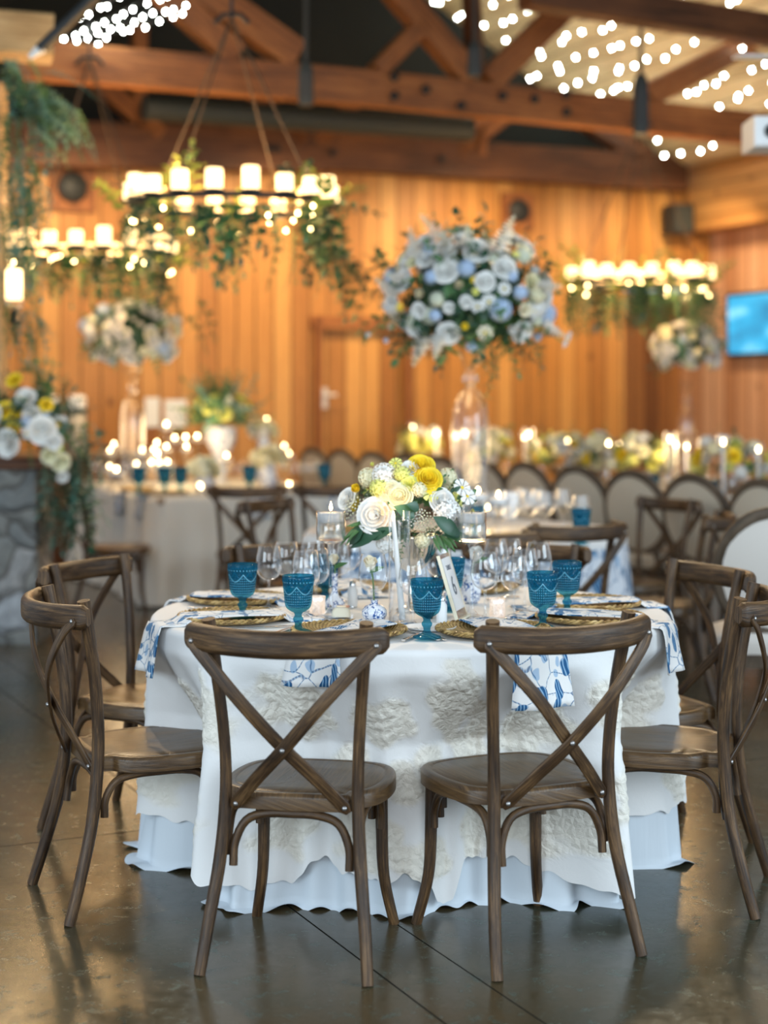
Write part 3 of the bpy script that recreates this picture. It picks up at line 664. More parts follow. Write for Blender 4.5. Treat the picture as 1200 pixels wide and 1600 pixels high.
# ------------------------------------------------------------------ the front table and its cloths
tt = thing('round_table', 'round table wholly covered by the white cloths, front centre', 'table', TC)
b = MB(); b.lathe([(0,.72),(TR-.02,.72),(TR-.01,.735),(TR-.015,TZ-.012),(0,TZ-.012)], 64); b.obj('tabletop', 'table_wood', tt)
for k in range(4):
    a = pi/4+k*pi/2; b = MB(); b.tube([(cos(a)*.25,sin(a)*.25,.72),(cos(a)*.25,sin(a)*.25,0)], .02); b.obj('leg', 'black', tt)
dents = []
for (p, f, lab) in CH:
    d = Vector((p[0], p[1], 0))-TC; sd_ = 2 <= len(dents) <= 5; dents.append((atan2(d.y, d.x), d.length-.235+(.05 if sd_ else 0), .24 if sd_ else .33))
def angd(a, b): return (a-b+pi) % (2*pi)-pi
patches = [(radians(a), z, ra, rz) for a, z, ra, rz in (
    (-116,.60,.17,.11),(-104,.42,.10,.07),(-97,.56,.13,.08),(-92,.38,.09,.07),(-82,.62,.10,.14),(-76,.47,.08,.15),(-74,.25,.07,.12),(-100,.22,.16,.09),(-120,.24,.12,.10),
    (-86,.40,.10,.09),(-88,.16,.15,.07),(-62,.50,.15,.10),(-48,.60,.10,.10),(-44,.35,.10,.12),(-58,.25,.20,.10),(-66,.24,.10,.08),(-36,.55,.10,.12),(-30,.30,.14,.12),
    (-135,.55,.14,.12),(-150,.50,.10,.12),(-140,.25,.14,.10),(-165,.3,.14,.1),(-20,.5,.1,.1),(-10,.3,.1,.1),(0,.5,.15,.1),(180,.5,.15,.1))]
hemk = [(-180,.20),(-165,.17),(-150,.13),(-135,.10),(-126,.07),(-118,.085),(-113,.155),(-104,.115),(-97,.10),(-91,.125),(-87,.09),(-84,.045),(-82.5,.02),(-80.5,.03),(-77,.14),(-70,.15),(-63,.13),(-57,.095),(-50,.06),(-45,.035),(-40,.05),(-30,.12),(-18,.17),(0,.2),(40,.2),(90,.2),(140,.2),(180,.2)]
def hem(a):
    d = math.degrees(angd(a, 0))
    for (x0, h0), (x1, h1) in zip(hemk, hemk[1:]):
        if x0 <= d <= x1:
            t = (d-x0)/(x1-x0); t = t*t*(3-2*t); return lerp(h0, h1, t)+.006*sin(a*61)+.004*sin(a*113+1)
    return .2
def folds(a, k=1.0): return k*(.5*sin(a*13+.6)+.35*sin(a*22+2)+.3*sin(a*7+1)+.22*sin(a*37+.4))
def cloth_r(a, z, over=True):
    dz = (TZ-z)/TZ
    r_ = TR+.012+.075*dz+folds(a)*.060*dz**.7+.018*sin(a*5+2)*dz
    r_ += .10*dz*exp(-(math.degrees(angd(a, radians(-82)))/3.2)**2)+.05*dz*exp(-(math.degrees(angd(a, radians(-117)))/3)**2)
    if not over: r_ = TR-.01+.06*dz+.085*dz**1.5*(.6*sin(a*17+.4*sin(a*5))+.4*sin(a*31+1)+.3*sin(a*9))
    for da, dr, dw in dents:
        q = angd(a, da); k = exp(-(q/dw)**4)*min(1, max(0, (TZ-.06-z)/.22))
        lim = dr+.012*sin(a*40)-(.0 if over else .03)
        if r_ > lim: r_ = lerp(r_, lim, k)
    return r_
attrs = []; ov = MB(); NU, NV = 840, 96
def ovf(i, j):
    a = 2*pi*i; zt = TZ+.004
    if j < .125:
        r_ = (TR-.012)*(j/.125); attrs.append(0.0); return (r_*cos(a), r_*sin(a), zt+.0015*sin(r_*22+a*2)*(j/.125))
    t = (j-.125)/.875; h_ = hem(a)
    if t < .06:
        q = t/.06*pi/2; z = zt-.020*(1-cos(q)); r_ = TR-.012+.022*sin(q); attrs.append(0.0)
    else:
        t2 = (t-.06)/.94; z = lerp(zt-.02, h_, t2); r_ = lerp(TR+.010, cloth_r(a, z), min(1, t2*8))
        L = 0.0
        for pa, pz, ra, rz in patches:
            dd = ((angd(a, pa)/ra)**2+((z-pz)/rz)**2)+.25*sin(a*43+z*30)+.2*sin(z*71-a*19)
            L = max(L, max(0, min(1, (1.05-dd)*2.2)))
        attrs.append(L)
        if L > 0: r_ += L*(.005+.005*(sin(a*96+3*sin(z*40))*sin(z*105+3*sin(a*37))))
    return (r_*cos(a), r_*sin(a), z)
ov.grid(ovf, NU, NV, 0, None, True, True); ov.attr = attrs
o = ov.obj('tablecloth', 'cloth'); o.location = TC; tag(o, 'white cotton cloth with raised cream appliques over the front round table', 'tablecloth')
un = MB()
def unf(i, j):
    a = 2*pi*i; tk = 1-max(exp(-(angd(a, da)/dw)**4) for da, dr, dw in dents); pool = .015*(.5+.5*sin(a*11+1))+.02*sin(a*23)
    if j < .8:
        z = lerp(TZ-.01, .012, j/.8); r_ = min(cloth_r(a, z, False), cloth_r(a, z)-.012)
        r_ += tk*.045*max(0, (.2-z)/.2)*(.5+.5*sin(a*19+2)); return (r_*cos(a), r_*sin(a), z)
    t = (j-.8)/.2; r0 = min(cloth_r(a, .012, False), cloth_r(a, .012)-.012)+tk*.045*.94*(.5+.5*sin(a*19+2))
    return ((r0+t*(.012+.02*tk+pool*tk))*cos(a), (r0+t*(.012+.02*tk+pool*tk))*sin(a), .012-.009*t+.008*max(0,sin(a*27+1))*t+.008*sin(a*47)*t)
un.grid(unf, 600, 40, 0, None, True, True); o = un.obj('underskirt', 'under'); o.location = TC; tag(o, 'pale blue-white underskirt pooling on the floor under the front tablecloth', 'tablecloth')

# chargers, napkins
def make_charger():
    t = thing('rattan_charger', 'x', 'charger plate')
    b = MB(); b.lathe([(0,.004),(.05,.004),(.11,.005),(.135,.009),(.155,.017),(.163,.02),(.168,.016),(.16,.008),(.13,.001),(0,.0005)], 72); b.obj('plate', 'rattan', t)
    b = MB(); vs = 72
    for k in range(2):
        path = [Vector((cos(2*pi*i/144)*(.163+.0035*cos(i*pi/3+k*pi)), sin(2*pi*i/144)*(.163+.0035*cos(i*pi/3+k*pi)), .0165+.0035*sin(i*pi/3+k*pi))) for i in range(145)]
        b.tube(path, .004, 6)
    b.obj('braided_rim', 'rattan', t); return Proto(t)
CHG = make_charger()
def table_pt(az, r): return Vector((TC.x+r*sin(radians(az)), TC.y-r*cos(radians(az)), TZ+.006))   # az from straight toward us, right positive
def napkin(c, az, skew, tz, rt, drop, label, group, wd=.16, back=.26):
    # folded strip: lies over the plate, runs to the table edge and hangs; az direction outward
    mb = MB(); a = radians(az); out = Vector((sin(a), -cos(a), 0)); sd = Vector((cos(a), sin(a), 0))
    rc = (Vector((c.x, c.y, 0))-Vector((rt[0].x, rt[0].y, 0))).length; re = rt[1]+.026
    L1 = back; L2 = re-rc; tot = L1+L2+drop
    def fn(i, j):
        d = j*tot; w_ = (i-.5)*wd*(1-.12*sin(j*pi)); 
        if d < L1+L2:
            x = -L1+d; sk = skew*(1-d/(L1+L2))**1.0
            p = Vector((c.x, c.y, 0))+out*x+sd*(w_+sk)
            over = max(0, min(1, (.155-abs((p-Vector((c.x,c.y,0))).length-.0))/.02)); e = max(0, min(1, (.19-(p-Vector((c.x,c.y,0))).length)/.03))
            z = tz+.003+.021*e+.002*sin(i*9+j*14)+.003*abs(sin(i*pi))
        else:
            q = d-L1-L2; f_ = min(1, q/.03); p = Vector((c.x, c.y, 0))+out*(L2+.006*f_+.022*q/drop*(1+.6*sin(i*7+az)))+sd*w_*(1+.15*q/drop)
            z = tz+.003-q
        return (p.x, p.y, z)
    mb.grid(fn, 10, 44, 0, lambda i, j: (i*wd+az*.37, j*tot+az*.11))
    o = mb.obj('napkin', 'napkin'); sm = o.modifiers.new('thickness', 'SOLIDIFY'); sm.thickness = .004; sm.offset = 1
    tag(o, label, 'napkin', group); return o
SET = [(-19,.57,'left front seat'),(24,.57,'right front seat'),(-67,.60,'nearer left seat'),(-111,.62,'further left seat'),(66,.60,'nearer right seat'),(100,.60,'further right seat'),(158,.6,'right rear seat'),(-158,.6,'left rear seat')]
for k, (az, r, who) in enumerate(SET):
    c = table_pt(az, r); CHG.put(c, k*.3, 'round woven rattan charger at the %s of the front table' % who, 'rattan chargers on the front table')
    napkin(c, az, (.05,.06,.04,-.03,.03,-.03,0,0)[k], c.z, (TC, TR), (.105,.17,.15,.10,.14,.08,.12,.12)[k], 'blue leaf print napkin laid over the charger and table edge, %s' % who, 'napkins on the front table', .155 if k != 1 else .17)

# ------------------------------------------------------------------ glassware
GOBLET = [(0,.003),(.030,.003),(.039,.004),(.040,.008),(.030,.012),(.014,.018),(.0095,.026),(.0105,.034),(.0145,.040),(.0150,.046),(.0105,.051),(.010,.057),(.0135,.063),(.024,.068),(.034,.076),(.0385,.088),(.041,.110),(.0435,.135),(.0455,.152),(.0468,.156),(.0462,.162),(.0470,.170),(.0450,.171),(.0435,.160),(.0405,.135),(.0375,.105),(.034,.088),(.026,.078),(0,.074)]
def make_goblet():
    t = thing('blue_goblet', 'x', 'goblet')
    outer = [tuple(p) for p in cr([(r_, z, 0) for r_, z in GOBLET[13:19]], 7)]
    outer = [(p[0], p[1]) for p in outer]+GOBLET[19:]
    def emboss(a, z):
        if z < .078 or z > .166: return 0
        if z > .156: return .012*max(0, sin(a*36))
        if z > .148: return .022*max(0, sin(a*28))
        e = min(1, (z-.078)/.01); sw_ = abs(((a*5/pi) % 2)-1); arc_ = .118+.022*(1-(1-sw_*1.0)**2)
        return e*(.030*exp(-((z-arc_)/.0025)**2)+.020*max(0, sin(a*20+z*420)*sin(a*20-z*420)) if z < arc_ else .012*max(0, sin(a*40)*sin(z*700)))
    b = MB(); b.lathe(outer, 120, rib=emboss); b.obj('bowl', 'blue_glass', t)
    b = MB(); b.lathe(GOBLET[:14], 48, rib=lambda a, z: .06*cos(a*8) if z > .02 else 0); b.obj('stem', 'blue_glass', t); return Proto(t)
GOB = make_goblet()
def at_top(px, py, ztop, z0=TZ+.006):
    Y = F*(H-ztop)/(py-HOR); return Vector(((px-600)/F*Y, Y, z0))
for px, py, lab in ((379,881,'blue pressed glass goblet furthest left on the front table'),(466,899,'blue goblet beside the silver votive, above the left front chair'),(667,905,'blue goblet alone between the two front chairs'),
                    (848,894,'blue goblet just behind the right front chair rail'),(886,877,'blue goblet furthest right on the front table'),(508,868,'blue goblet half hidden behind the wine glasses left of the flowers'),(704,872,'blue goblet half hidden behind the table number')):
    GOB.put(at_top(px, py, TZ+.176), R.random()*6, lab, 'blue goblets on the front table')
def make_wine():
    t = thing('wine_glass', 'x', 'wine glass')
    b = MB(); b.lathe([(.004,.088),(.017,.091),(.031,.101),(.0405,.118),(.0435,.138),(.041,.165),(.0345,.198),(.0335,.2)], 32); b.obj('bowl', 'glass', t)
    b = MB(); b.lathe([(.006,.002),(.034,.002),(.035,.0035),(.012,.007),(.0045,.014),(.0038,.05),(.0038,.08),(.006,.088),(0,.092)], 20); b.obj('stem', 'glass_solid', t)
    b = MB(); b.lathe([(.0335,.2),(.0342,.2008),(.0338,.2014),(.0330,.2006)], 32); b.obj('rim', 'glass_solid', t); return Proto(t)
WINE = make_wine()
WG = [(420,856,'beside the leftmost blue goblet'),(447,851,'behind the leftmost pair'),(478,868,'behind the second blue goblet'),(494,862,'just right of the second goblet'),(489,842,'behind the left floating candle'),(545,843,'behind the cream bud rose'),
      (583,873,'in front of the round porcelain vase'),(645,876,'behind the tall taper'),(758,870,'right of the table number'),(803,869,'left of the right-hand goblets'),(775,848,'rear, right of the floating candle'),(841,855,'above the right front goblet'),
      (797,845,'rear, between the right glasses'),(686,852,'behind the silver bowl'),(820,862,'close beside the right goblet'),(528,850,'behind the left stem candle')]
for px, py, d in WG: WINE.put(at_top(px, py, TZ+.2), R.random()*6, 'clear wine glass on the front table %s' % d, 'wine glasses on the front table', R.uniform(.97, 1.05))

def flame_mesh(s=1): b = MB(); b.lathe([(0,0),(.0035*s,.004*s),(.0048*s,.010*s),(.0032*s,.020*s),(0,.030*s)], 8); return b
FL = flame_mesh().mesh('flame', 'flame'); FLBIG = flame_mesh(1.7).mesh('flame', 'flame')
def make_stem_candle(lit, hs=.33, big=False):
    t = thing('stem_candle_holder', 'x', 'candle holder'); bz = hs-.09
    b = MB(); b.lathe([(0,.002),(.045,.002),(.047,.005),(.02,.012),(.007,.03),(.0055,.12),(.006,bz-.03),(.012,bz-.012),(.03,bz-.004),(.04,bz)], 24); b.obj('stem', 'glass_solid', t)
    b = MB(); b.lathe([(0,bz),(.043,bz),(.0455,bz+.004),(.0455,hs),(.0440,hs),(.0435,bz+.006),(0,bz+.005)], 32); b.obj('bowl', 'glass', t)
    b = MB(); b.lathe([(0,bz+.006),(.0425,bz+.007),(.0425,hs-.030),(0,hs-.030)], 28); b.obj('water', 'water', t)
    b = MB(); b.lathe([(0,hs-.034),(.036,hs-.034),(.042,hs-.028),(.042,hs-.008),(.037,hs-.003),(.012,hs-.005),(0,hs-.005)], 28); o = b.obj('candle', 'wax', t)
    b = MB(); b.tube([(0,0,hs-.006),(.001,0,hs+.006)], .0012, 5); b.obj('wick', 'soft_black', o)
    if lit: mk('flame', FLBIG if big else FL, o, loc=(0,0,hs+.001))
    return Proto(t)
SL = make_stem_candle(True); SU = make_stem_candle(False)
SL.put(Vector(((517-600)/F*5.13, 5.13, TZ+.006)), 0, 'tall stemmed glass with a lit floating candle, left of the flowers', 'floating candles on stems, front table')
SU.put(Vector(((737-600)/F*5.10, 5.10, TZ+.006)), 0, 'tall stemmed glass with an unlit floating candle, right of the flowers', 'floating candles on stems, front table')
# taper in a glass cylinder
def make_taper(hc=.34, rc=.033, lean=(.0,.0), big=False):
    t = thing('taper_candle', 'x', 'candle')
    b = MB(); b.lathe([(0,.001),(rc,.001),(rc,hc)], 28); b.obj('glass_cylinder', 'glass', t)
    b = MB(); b.lathe([(0,.004),(.02,.004),(.02,.02),(.012,.03),(0,.03)], 16); b.obj('holder', 'glass_solid', t)
    b = MB(); b.sweep([(.010-lean[0]*0,0,.01),(lean[0],lean[1],hc-.03)], circ(1,12), [.0105,.0065]); o = b.obj('candle', 'wax', t)
    mk('flame', FLBIG if big else FL, o, loc=(lean[0], lean[1], hc-.030)); return Proto(t)
tp = make_taper(lean=(-.018,0)); tp.put(Vector(((624-600)/F*5.0, 5.0, TZ+.006)), 0, 'lit white taper leaning inside a clear glass cylinder before the flowers')
b = point('taper_light', (tp.root.location.x-.018, tp.root.location.y, TZ+.36), .35, (1,.62,.3), .02)
# silver votives
def make_votive():
    t = thing('votive', 'x', 'candle')
    b = MB(); b.lathe([(0,.001),(.023,.001),(.0255,.006),(.0245,.045),(.026,.058),(.0245,.058),(.023,.045),(.023,.008),(0,.008)], 28); b.obj('cup', 'mercury', t)
    b = MB(); b.lathe([(0,.009),(.022,.009),(.022,.030),(0,.030)], 16); b.obj('candle', 'candle_glow', t); return Proto(t)
VOT = make_votive()
for px, py, lab in ((496,960,'mottled silver votive cup left of the stem candle'),(777,964,'mottled silver votive cup among the right glasses'),(640,1080*.87,'mottled silver votive cup behind the taper')): 
    VOT.put(G(px, py, TZ+.006), 0, lab, 'silver votive cups on the front table')
# salt bottles, butter dish, small plates
for px, py, lab in ((551,948,'small white shaker bottle left of the taper'),(690,974,'small white shaker bottle right of the middle goblet')):
    t = thing('shaker', lab, 'shaker', G(px, py, TZ+.006), 0, 'shakers on the front table')
    b = MB(); b.lathe([(0,0),(.016,0),(.0165,.004),(.0165,.055),(.010,.066),(.010,.07)], 20); b.obj('bottle', 'white', t)
    b = MB(); b.lathe([(.0108,.068),(.0112,.084),(0,.087)], 16); b.obj('cap', 'cutlery', t)
t = thing('butter_dish', 'low clear butter dish with pale butter, behind the left front charger', 'dish', G(533,965,TZ+.006))
b = MB(); b.box((0,0,.018), (.075,.055,.034)); b.obj('dish', 'glass', t); b = MB(); b.sweep([(0,0,.004),(0,0,.022),(0,0,.036)], rrect(1,.75,.25), [.06,.055,.03], (0,1,0)); b.obj('butter', 'p_ivory', t)
for px, py, lab in ((672,984,'small white bread plate behind the middle goblet'),(800,978,'small white bread plate behind the right front chair rail')):
    b = MB(); b.lathe([(0,.003),(.05,.003),(.075,.010),(.078,.011),(.076,.007),(.05,.0),(0,0)], 40); o = b.obj('bread_plate', 'white'); o.location = G(px, py, TZ+.005); tag(o, lab, 'plate', 'bread plates')
# cutlery
def fork():
    t = thing('fork', 'x', 'fork'); b = MB()
    b.sweep(cr([(0,-.10,.002),(0,-.04,.004),(0,.03,.003),(0,.05,.004)], 4), rrect(.008,.002,.0008,1), [1.5,1,.7,.9], (0,0,1)); b.obj('handle', 'cutlery', t)
    b = MB(); b.sweep([(0,.05,.004),(0,.065,.003)], rrect(.02,.0018,.0008,1), [.5,1], (0,0,1))
    for k in range(4): b.sweep(cr([((k-1.5)*.0052,.064,.003),((k-1.5)*.0055,.085,.005),((k-1.5)*.005,.105,.009)], 3), rrect(.0028,.0018,.0006,1), None, (0,0,1))
    b.obj('tines', 'cutlery', t); return Proto(t)
FK = fork()
def knife():
    t = thing('knife', 'x', 'knife'); b = MB(); b.sweep([(0,-.11,.003),(0,-.0,.003)], rrect(.012,.005,.002,1), [1,.8], (0,0,1)); b.obj('handle', 'cutlery', t)
    b = MB(); b.sweep([(0,0,.003),(.002,.07,.003),(-.002,.11,.003)], rrect(.016,.0016,.0006,1), [.8,1,.3], (0,0,1)); b.obj('blade', 'cutlery', t); return Proto(t)
KN = knife()
for k, (az, r, who) in enumerate(SET[:6]):
    for q, off in enumerate((11.5*1.85, 8.8*2.2)):
        c = table_pt(az-off if k != 1 else az-off, r); FK.put(c, radians(az), '%s silver fork left of the charger at the %s' % (('outer','inner')[q], who), 'forks on the front table')
    c = table_pt(az+19.5, r); KN.put(c, radians(az), 'silver knife right of the charger at the %s' % who, 'knives on the front table')
# table number
t = thing('table_number', 'tilted clear acrylic table number card reading 6, on the front table', 'sign', G(722,968,TZ+.006), radians(75))
tilt = radians(17); rt = Matrix.Rotation(-tilt, 3, 'X')
def tl(v): return rt @ Vector(v)
b = MB(); b.box(tl((0,0,.105)), (.135,.008,.21), rt); b.obj('acrylic_frame', 'glass_solid', t)
b = MB(); b.box(tl((0,-.0045,.115)), (.112,.001,.165), rt); b.obj('card', 'white', t)
b = MB(); b.box(tl((0,.0,.003)), (.135,.03,.006), rt); b.box(tl((-.066,0,.105)), (.004,.010,.21), rt); b.box(tl((.066,0,.105)), (.004,.010,.21), rt); b.obj('edge', 'p_ivory', t)
b = MB(); b.sweep([tl((0,.006,.15)), Vector((0,.12,.003))], rrect(.05,.003,.001,1), [.5,1], (1,0,0)); b.obj('easel_back', 'soft_black', t)
def text(body, size, parent, loc, rot, m_):
    c = bpy.data.curves.new('lettering', 'FONT'); c.body = body; c.size = size; c.align_x = 'CENTER'; c.align_y = 'CENTER'; c.extrude = .0003
    tmp = bpy.data.objects.new('tmp', c); COL.objects.link(tmp); dg = bpy.context.evaluated_depsgraph_get(); dg.update()
    me = bpy.data.meshes.new_from_object(tmp.evaluated_get(dg)); bpy.data.objects.remove(tmp); me.materials.clear(); me.materials.append(m_)
    o = mk('lettering', me, parent, loc=loc, rot=rot); return o
ink = mat('grey_ink', (.12,.14,.17), .6)
text('TABLE', .022, t, tl((0,-.0058,.165)), (pi/2-tilt,0,0), ink); text('6', .085, t, tl((0,-.0058,.105)), (pi/2-tilt,0,0), ink)

# ------------------------------------------------------------------ flowers (unit meshes)
def rose_mb(open_=1.0, rings=((3,.30,.55),(4,.48,.62),(5,.68,.60),(6,.88,.50),(7,1.05,.34)), mi=0, seed=1):
    r = random.Random(seed); mb = MB()
    for k, (n, rad, hh) in enumerate(rings):
        for q in range(n):
            a0 = 2*pi*q/n+k*.7+r.uniform(-.15,.15); hw = pi/n*1.35; wob = r.uniform(-.06,.06)
            def fn(i, j):
                s = (i-.5)*2; edge = 1-.18*abs(s)**2.5*(j); a = a0+s*hw*(.45+.55*sin(j*pi/2)); rr = rad*open_*(.18+.82*sin(j*pi/2*1.0)**.8)*(1+wob)
                rr += .10*max(0, j-.75)*4*(k/4)*(1-abs(s)*.2); z = hh*j*edge-.12*k*.25+ (0 if j < .8 else -.25*(j-.8)*(k/3)); return (rr*cos(a), rr*sin(a), z+.02*sin(s*5+k))
            mb.grid(fn, 5, 5, mi)
    return mb
def hyd_mb(n=46, mi=0, seed=2):
    r = random.Random(seed); mb = MB()
    for k in range(n):
        z = 1-1.35*(k+.5)/n; a = k*2.399; q = sqrt(max(0, 1-z*z)); p = Vector((q*cos(a), q*sin(a), z))*.82; nr = p.normalized()
        s = nr.cross(Vector((.1,.2,1))).normalized(); u = nr.cross(s); w0 = r.random()*6
        for m_ in range(4):
            d = s*cos(w0+m_*pi/2)+u*sin(w0+m_*pi/2); e = nr.cross(d)
            mb.add([p, p+d*.13+e*.09+nr*.05, p+d*.23+nr*.03, p+d*.13-e*.09+nr*.05], [(0,1,2,3)], None, mi)
    mb.lathe([(0,-.55),(.5,-.4),(.7,0),(.5,.5),(0,.68)], 10, mi); return mb
def daisy_mb(n=8, seed=3):
    mb = MB()
    for q in range(n):
        a0 = 2*pi*q/n
        mb.grid(lambda i, j: ((.1+.9*j)*cos(a0+(i-.5)*.85*(.35+j*.65)*(1-.35*max(0,j-.8)*5)), (.1+.9*j)*sin(a0+(i-.5)*.85*(.35+j*.65)*(1-.35*max(0,j-.8)*5)), .1*sin(j*2.6)+.05*cos(i*6)), 3, 3)
    mb.lathe([(0,.16),(.12,.14),(.2,.04)], 10, 1); return mb
def spire_mb(seed=4, n=26):
    r = random.Random(seed); mb = MB(); mb.tube([(0,0,0),(.02,0,.5),(0,.01,1)], .012, 5, 1)
    for k in range(n):
        z = .12+.86*k/n; sz = .27*(1-.80*k/n); a = k*2.4; c = Vector((cos(a)*sz*.55, sin(a)*sz*.55, z)); mi = 0 if k < n*.72 else 1
        for q in range(5):
            b0 = 2*pi*q/5+a; d = Vector((cos(b0), sin(b0), .35)); e = Vector((-sin(b0), cos(b0), 0))
            mb.add([c, c+d*sz*.45+e*sz*.3, c+d*sz*.75, c+d*sz*.45-e*sz*.3], [(0,1,2,3)], None, mi)
    return mb
def umbel_mb(seed=5, n=40):
    r = random.Random(seed); mb = MB()
    for k in range(n):
        a = k*2.399; q = sqrt((k+.5)/n); c = Vector((q*cos(a), q*sin(a), .45*(1-q*q)+r.uniform(-.05,.05)))
        mb.lathe([(0,-.09),(.09,0),(0,.09)], 6, 0, c)
        if k % 3 == 0: mb.tube([(0,0,-.8), c], .012, 4, 1)
    return mb
def leaf_mb(mb, base, d, nrm, L, wd, mi=0, fold=.18):
    d = d.normalized(); s = d.cross(nrm).normalized(); n2 = s.cross(d)
    prof = [0,.62,1,.9,.55,0]; rows = []
    for k, q in enumerate(prof):
        t = k/5; c = base+d*L*t-n2*L*.25*t*t
        rows += [c-s*wd*.5*q+n2*wd*fold*q, c, c+s*wd*.5*q+n2*wd*fold*q]
    fs = []
    for k in range(5):
        for q in (0, 1): fs.append((k*3+q, k*3+q+1, k*3+q+4, k*3+q+3))
    mb.add(rows, fs, None, mi)
def spray_mb(seed=6, n=13, droop=.35, lw=.09, ll=.20):
    r = random.Random(seed); mb = MB(); path = [Vector((.03*sin(t*4), .04*sin(t*3+1), 0))+Vector((0, -droop*t*t*.6, t)) for t in [i/6 for i in range(7)]]
    mb.tube(path, [.010,.009,.008,.007,.006,.005,.003], 4)
    for k in range(n):
        t = .12+.88*k/n; i = min(5, int(t*6)); p = path[i].lerp(path[i+1], t*6-i); a = k*2.2+r.uniform(-.4,.4)
        d = Vector((cos(a), sin(a)*.8, .55)); leaf_mb(mb, p, d, Vector((0,0,1)), ll*(1.15-.5*t), lw*(1.15-.5*t))
    leaf_mb(mb, path[-1], Vector((0,-.4,1)), Vector((0,1,.2)), ll*.8, lw*.8); return mb
SPR = [spray_mb(6, 13, .35, .12, .22), spray_mb(8, 15, .6, .10, .18), spray_mb(9, 9, .2, .17, .30), spray_mb(12, 18, .8, .06, .13)]
ROSE = rose_mb(); BUD = rose_mb(.62, ((3,.35,.9),(4,.55,.95),(5,.72,.8)), seed=8); RAN = rose_mb(1, ((4,.22,.50),(5,.38,.58),(6,.54,.60),(7,.70,.55),(8,.86,.45),(9,1.0,.30)), seed=5)
FLW = {}
def fmesh(kind, m_):
    key = (kind, m_)
    if key not in FLW:
        src = {'rose': ROSE, 'bud': BUD, 'ranunculus': RAN}.get(kind)
        if src: me = src.mesh(kind, m_)
        elif kind == 'hydrangea': me = hyd_mb().mesh(kind, m_)
        elif kind == 'daisy': me = daisy_mb().mesh(kind, [m_, 'p_yellow'])
        elif kind == 'snapdragon': me = spire_mb().mesh(kind, [m_, 'p_pale'])
        elif kind == 'lace_flower': me = umbel_mb().mesh(kind, [m_, 'stem'])
        FLW[key] = me
    return FLW[key]
def bloom(t, kind, m_, p, nrm, r_, rnd=R):
    q = Vector(nrm).normalized().to_track_quat('Z', 'Y'); e = (q.to_matrix() @ Matrix.Rotation(rnd.random()*6.28, 3, 'Z')).to_euler()
    return mk({'bud': 'rosebud'}.get(kind, kind), fmesh(kind, m_), t, loc=p-t.location, rot=e, scale=r_)
def foliage(t, c, rad, n, mats, sl=.25, seed=1, zmin=-.5, name='foliage', bias=(0,0,0), kinds=(0,1,2,3)):
    r = random.Random(seed); mb = MB(); rel = c-t.location
    for k in range(n):
        d = Vector((r.gauss(0,1), r.gauss(0,1), r.gauss(0,1)+.1)).normalized()
        if d.z < zmin: d.z = -d.z
        d = (d+Vector(bias)).normalized()
        base = rel+Vector((d.x*rad[0]*.45, d.y*rad[1]*.45, d.z*rad[2]*.45)); L = sl*r.uniform(.7,1.25)
        mtx = Matrix.Translation(base) @ (d.to_track_quat('Z','Y').to_matrix() @ Matrix.Rotation(r.random()*6.28,3,'Z')).to_4x4() @ Matrix.Scale(L,4)
        mb.app(SPR[r.choice(kinds)], mtx, r.randrange(len(mats)))
    return mb.obj(name, list(mats), t)
def ball_core(t, c, rad):
    mb = MB(); rel = c-t.location
    mb.lathe([(0,-rad[2]*.8),(rad[0]*.6,-rad[2]*.6),(rad[0]*.85,0),(rad[0]*.6,rad[2]*.6),(0,rad[2]*.8)], 12, 0, rel); mb.obj('floral_foam', 'leaf_dark', t)

def random_bouquet(label, c, rad, n, palette, seed, fol=30, sl=.25, group=None, rr=(.04,.06), name='flower_arrangement', zlow=-.35, leaf=('leaf','leaf_dark','leaf_blue')):
    r = random.Random(seed); t = thing(name, label, 'flowers', c, 0, group)
    foliage(t, c, rad, fol, leaf, sl, seed+5, -.6)
    if rad[2] > .2: ball_core(t, c, (rad[0]*.7, rad[1]*.7, rad[2]*.7))
    for k in range(n):
        z = zlow+(1-zlow)*((k+.5)/n); a = k*2.399+r.uniform(-.3,.3); q = sqrt(max(0, 1-z*z)); d = Vector((q*cos(a), q*sin(a), z))
        p = c+Vector((d.x*rad[0], d.y*rad[1], d.z*rad[2]))*r.uniform(.82,1.0); kind, m_, s_ = r.choice(palette)
        bloom(t, kind, m_, p, d, s_*r.uniform(*rr), r)
    return t
WP = [('rose','p_white',1),('rose','p_white',1.1),('rose','p_cream',.9),('hydrangea','p_blue',1.3),('hydrangea','p_white',1.2),('bud','p_white',.9),('daisy','p_white',.9),('hydrangea','p_pale',1),('snapdragon','p_white',3.2)]
YP = [('rose','p_cream',1),('rose','p_white',1),('ranunculus','p_yellow',.8),('hydrangea','p_lemon',1.1),('hydrangea','p_cream',1.2),('bud','p_lemon',.8),('rose','p_lemon',.8),('hydrangea','p_white',1.1)]

# tall vase
VASE = [(.0,.0),(.092,.0),(.096,.01),(.097,.25),(.099,.45),(.098,.56),(.088,.65),(.060,.715),(.026,.745),(.021,.755)]
VASE2 = [(.021,.755),(.038,.77),(.044,.795),(.036,.82),(.022,.832),(.030,.845),(.040,.862),(.048,.90),(.065,.945),(.085,.975)]
def make_vase():
    t = thing('tall_vase', 'x', 'vase'); b = MB(); b.lathe(VASE, 36); b.obj('body', 'glass_solid', t); b = MB(); b.lathe(VASE2, 32); b.obj('neck', 'glass_solid', t)
    b = MB(); b.lathe([(0,.75),(.018,.75),(.036,.778),(.040,.795),(.032,.812),(0,.82)], 20); b.obj('knop', 'glass_solid', t); return Proto(t)
VS = make_vase()
vc = Vector((.447, 8.5, TZ)); VS.put(vc, 0, 'tall clear glass vase under the big white and blue bouquet')
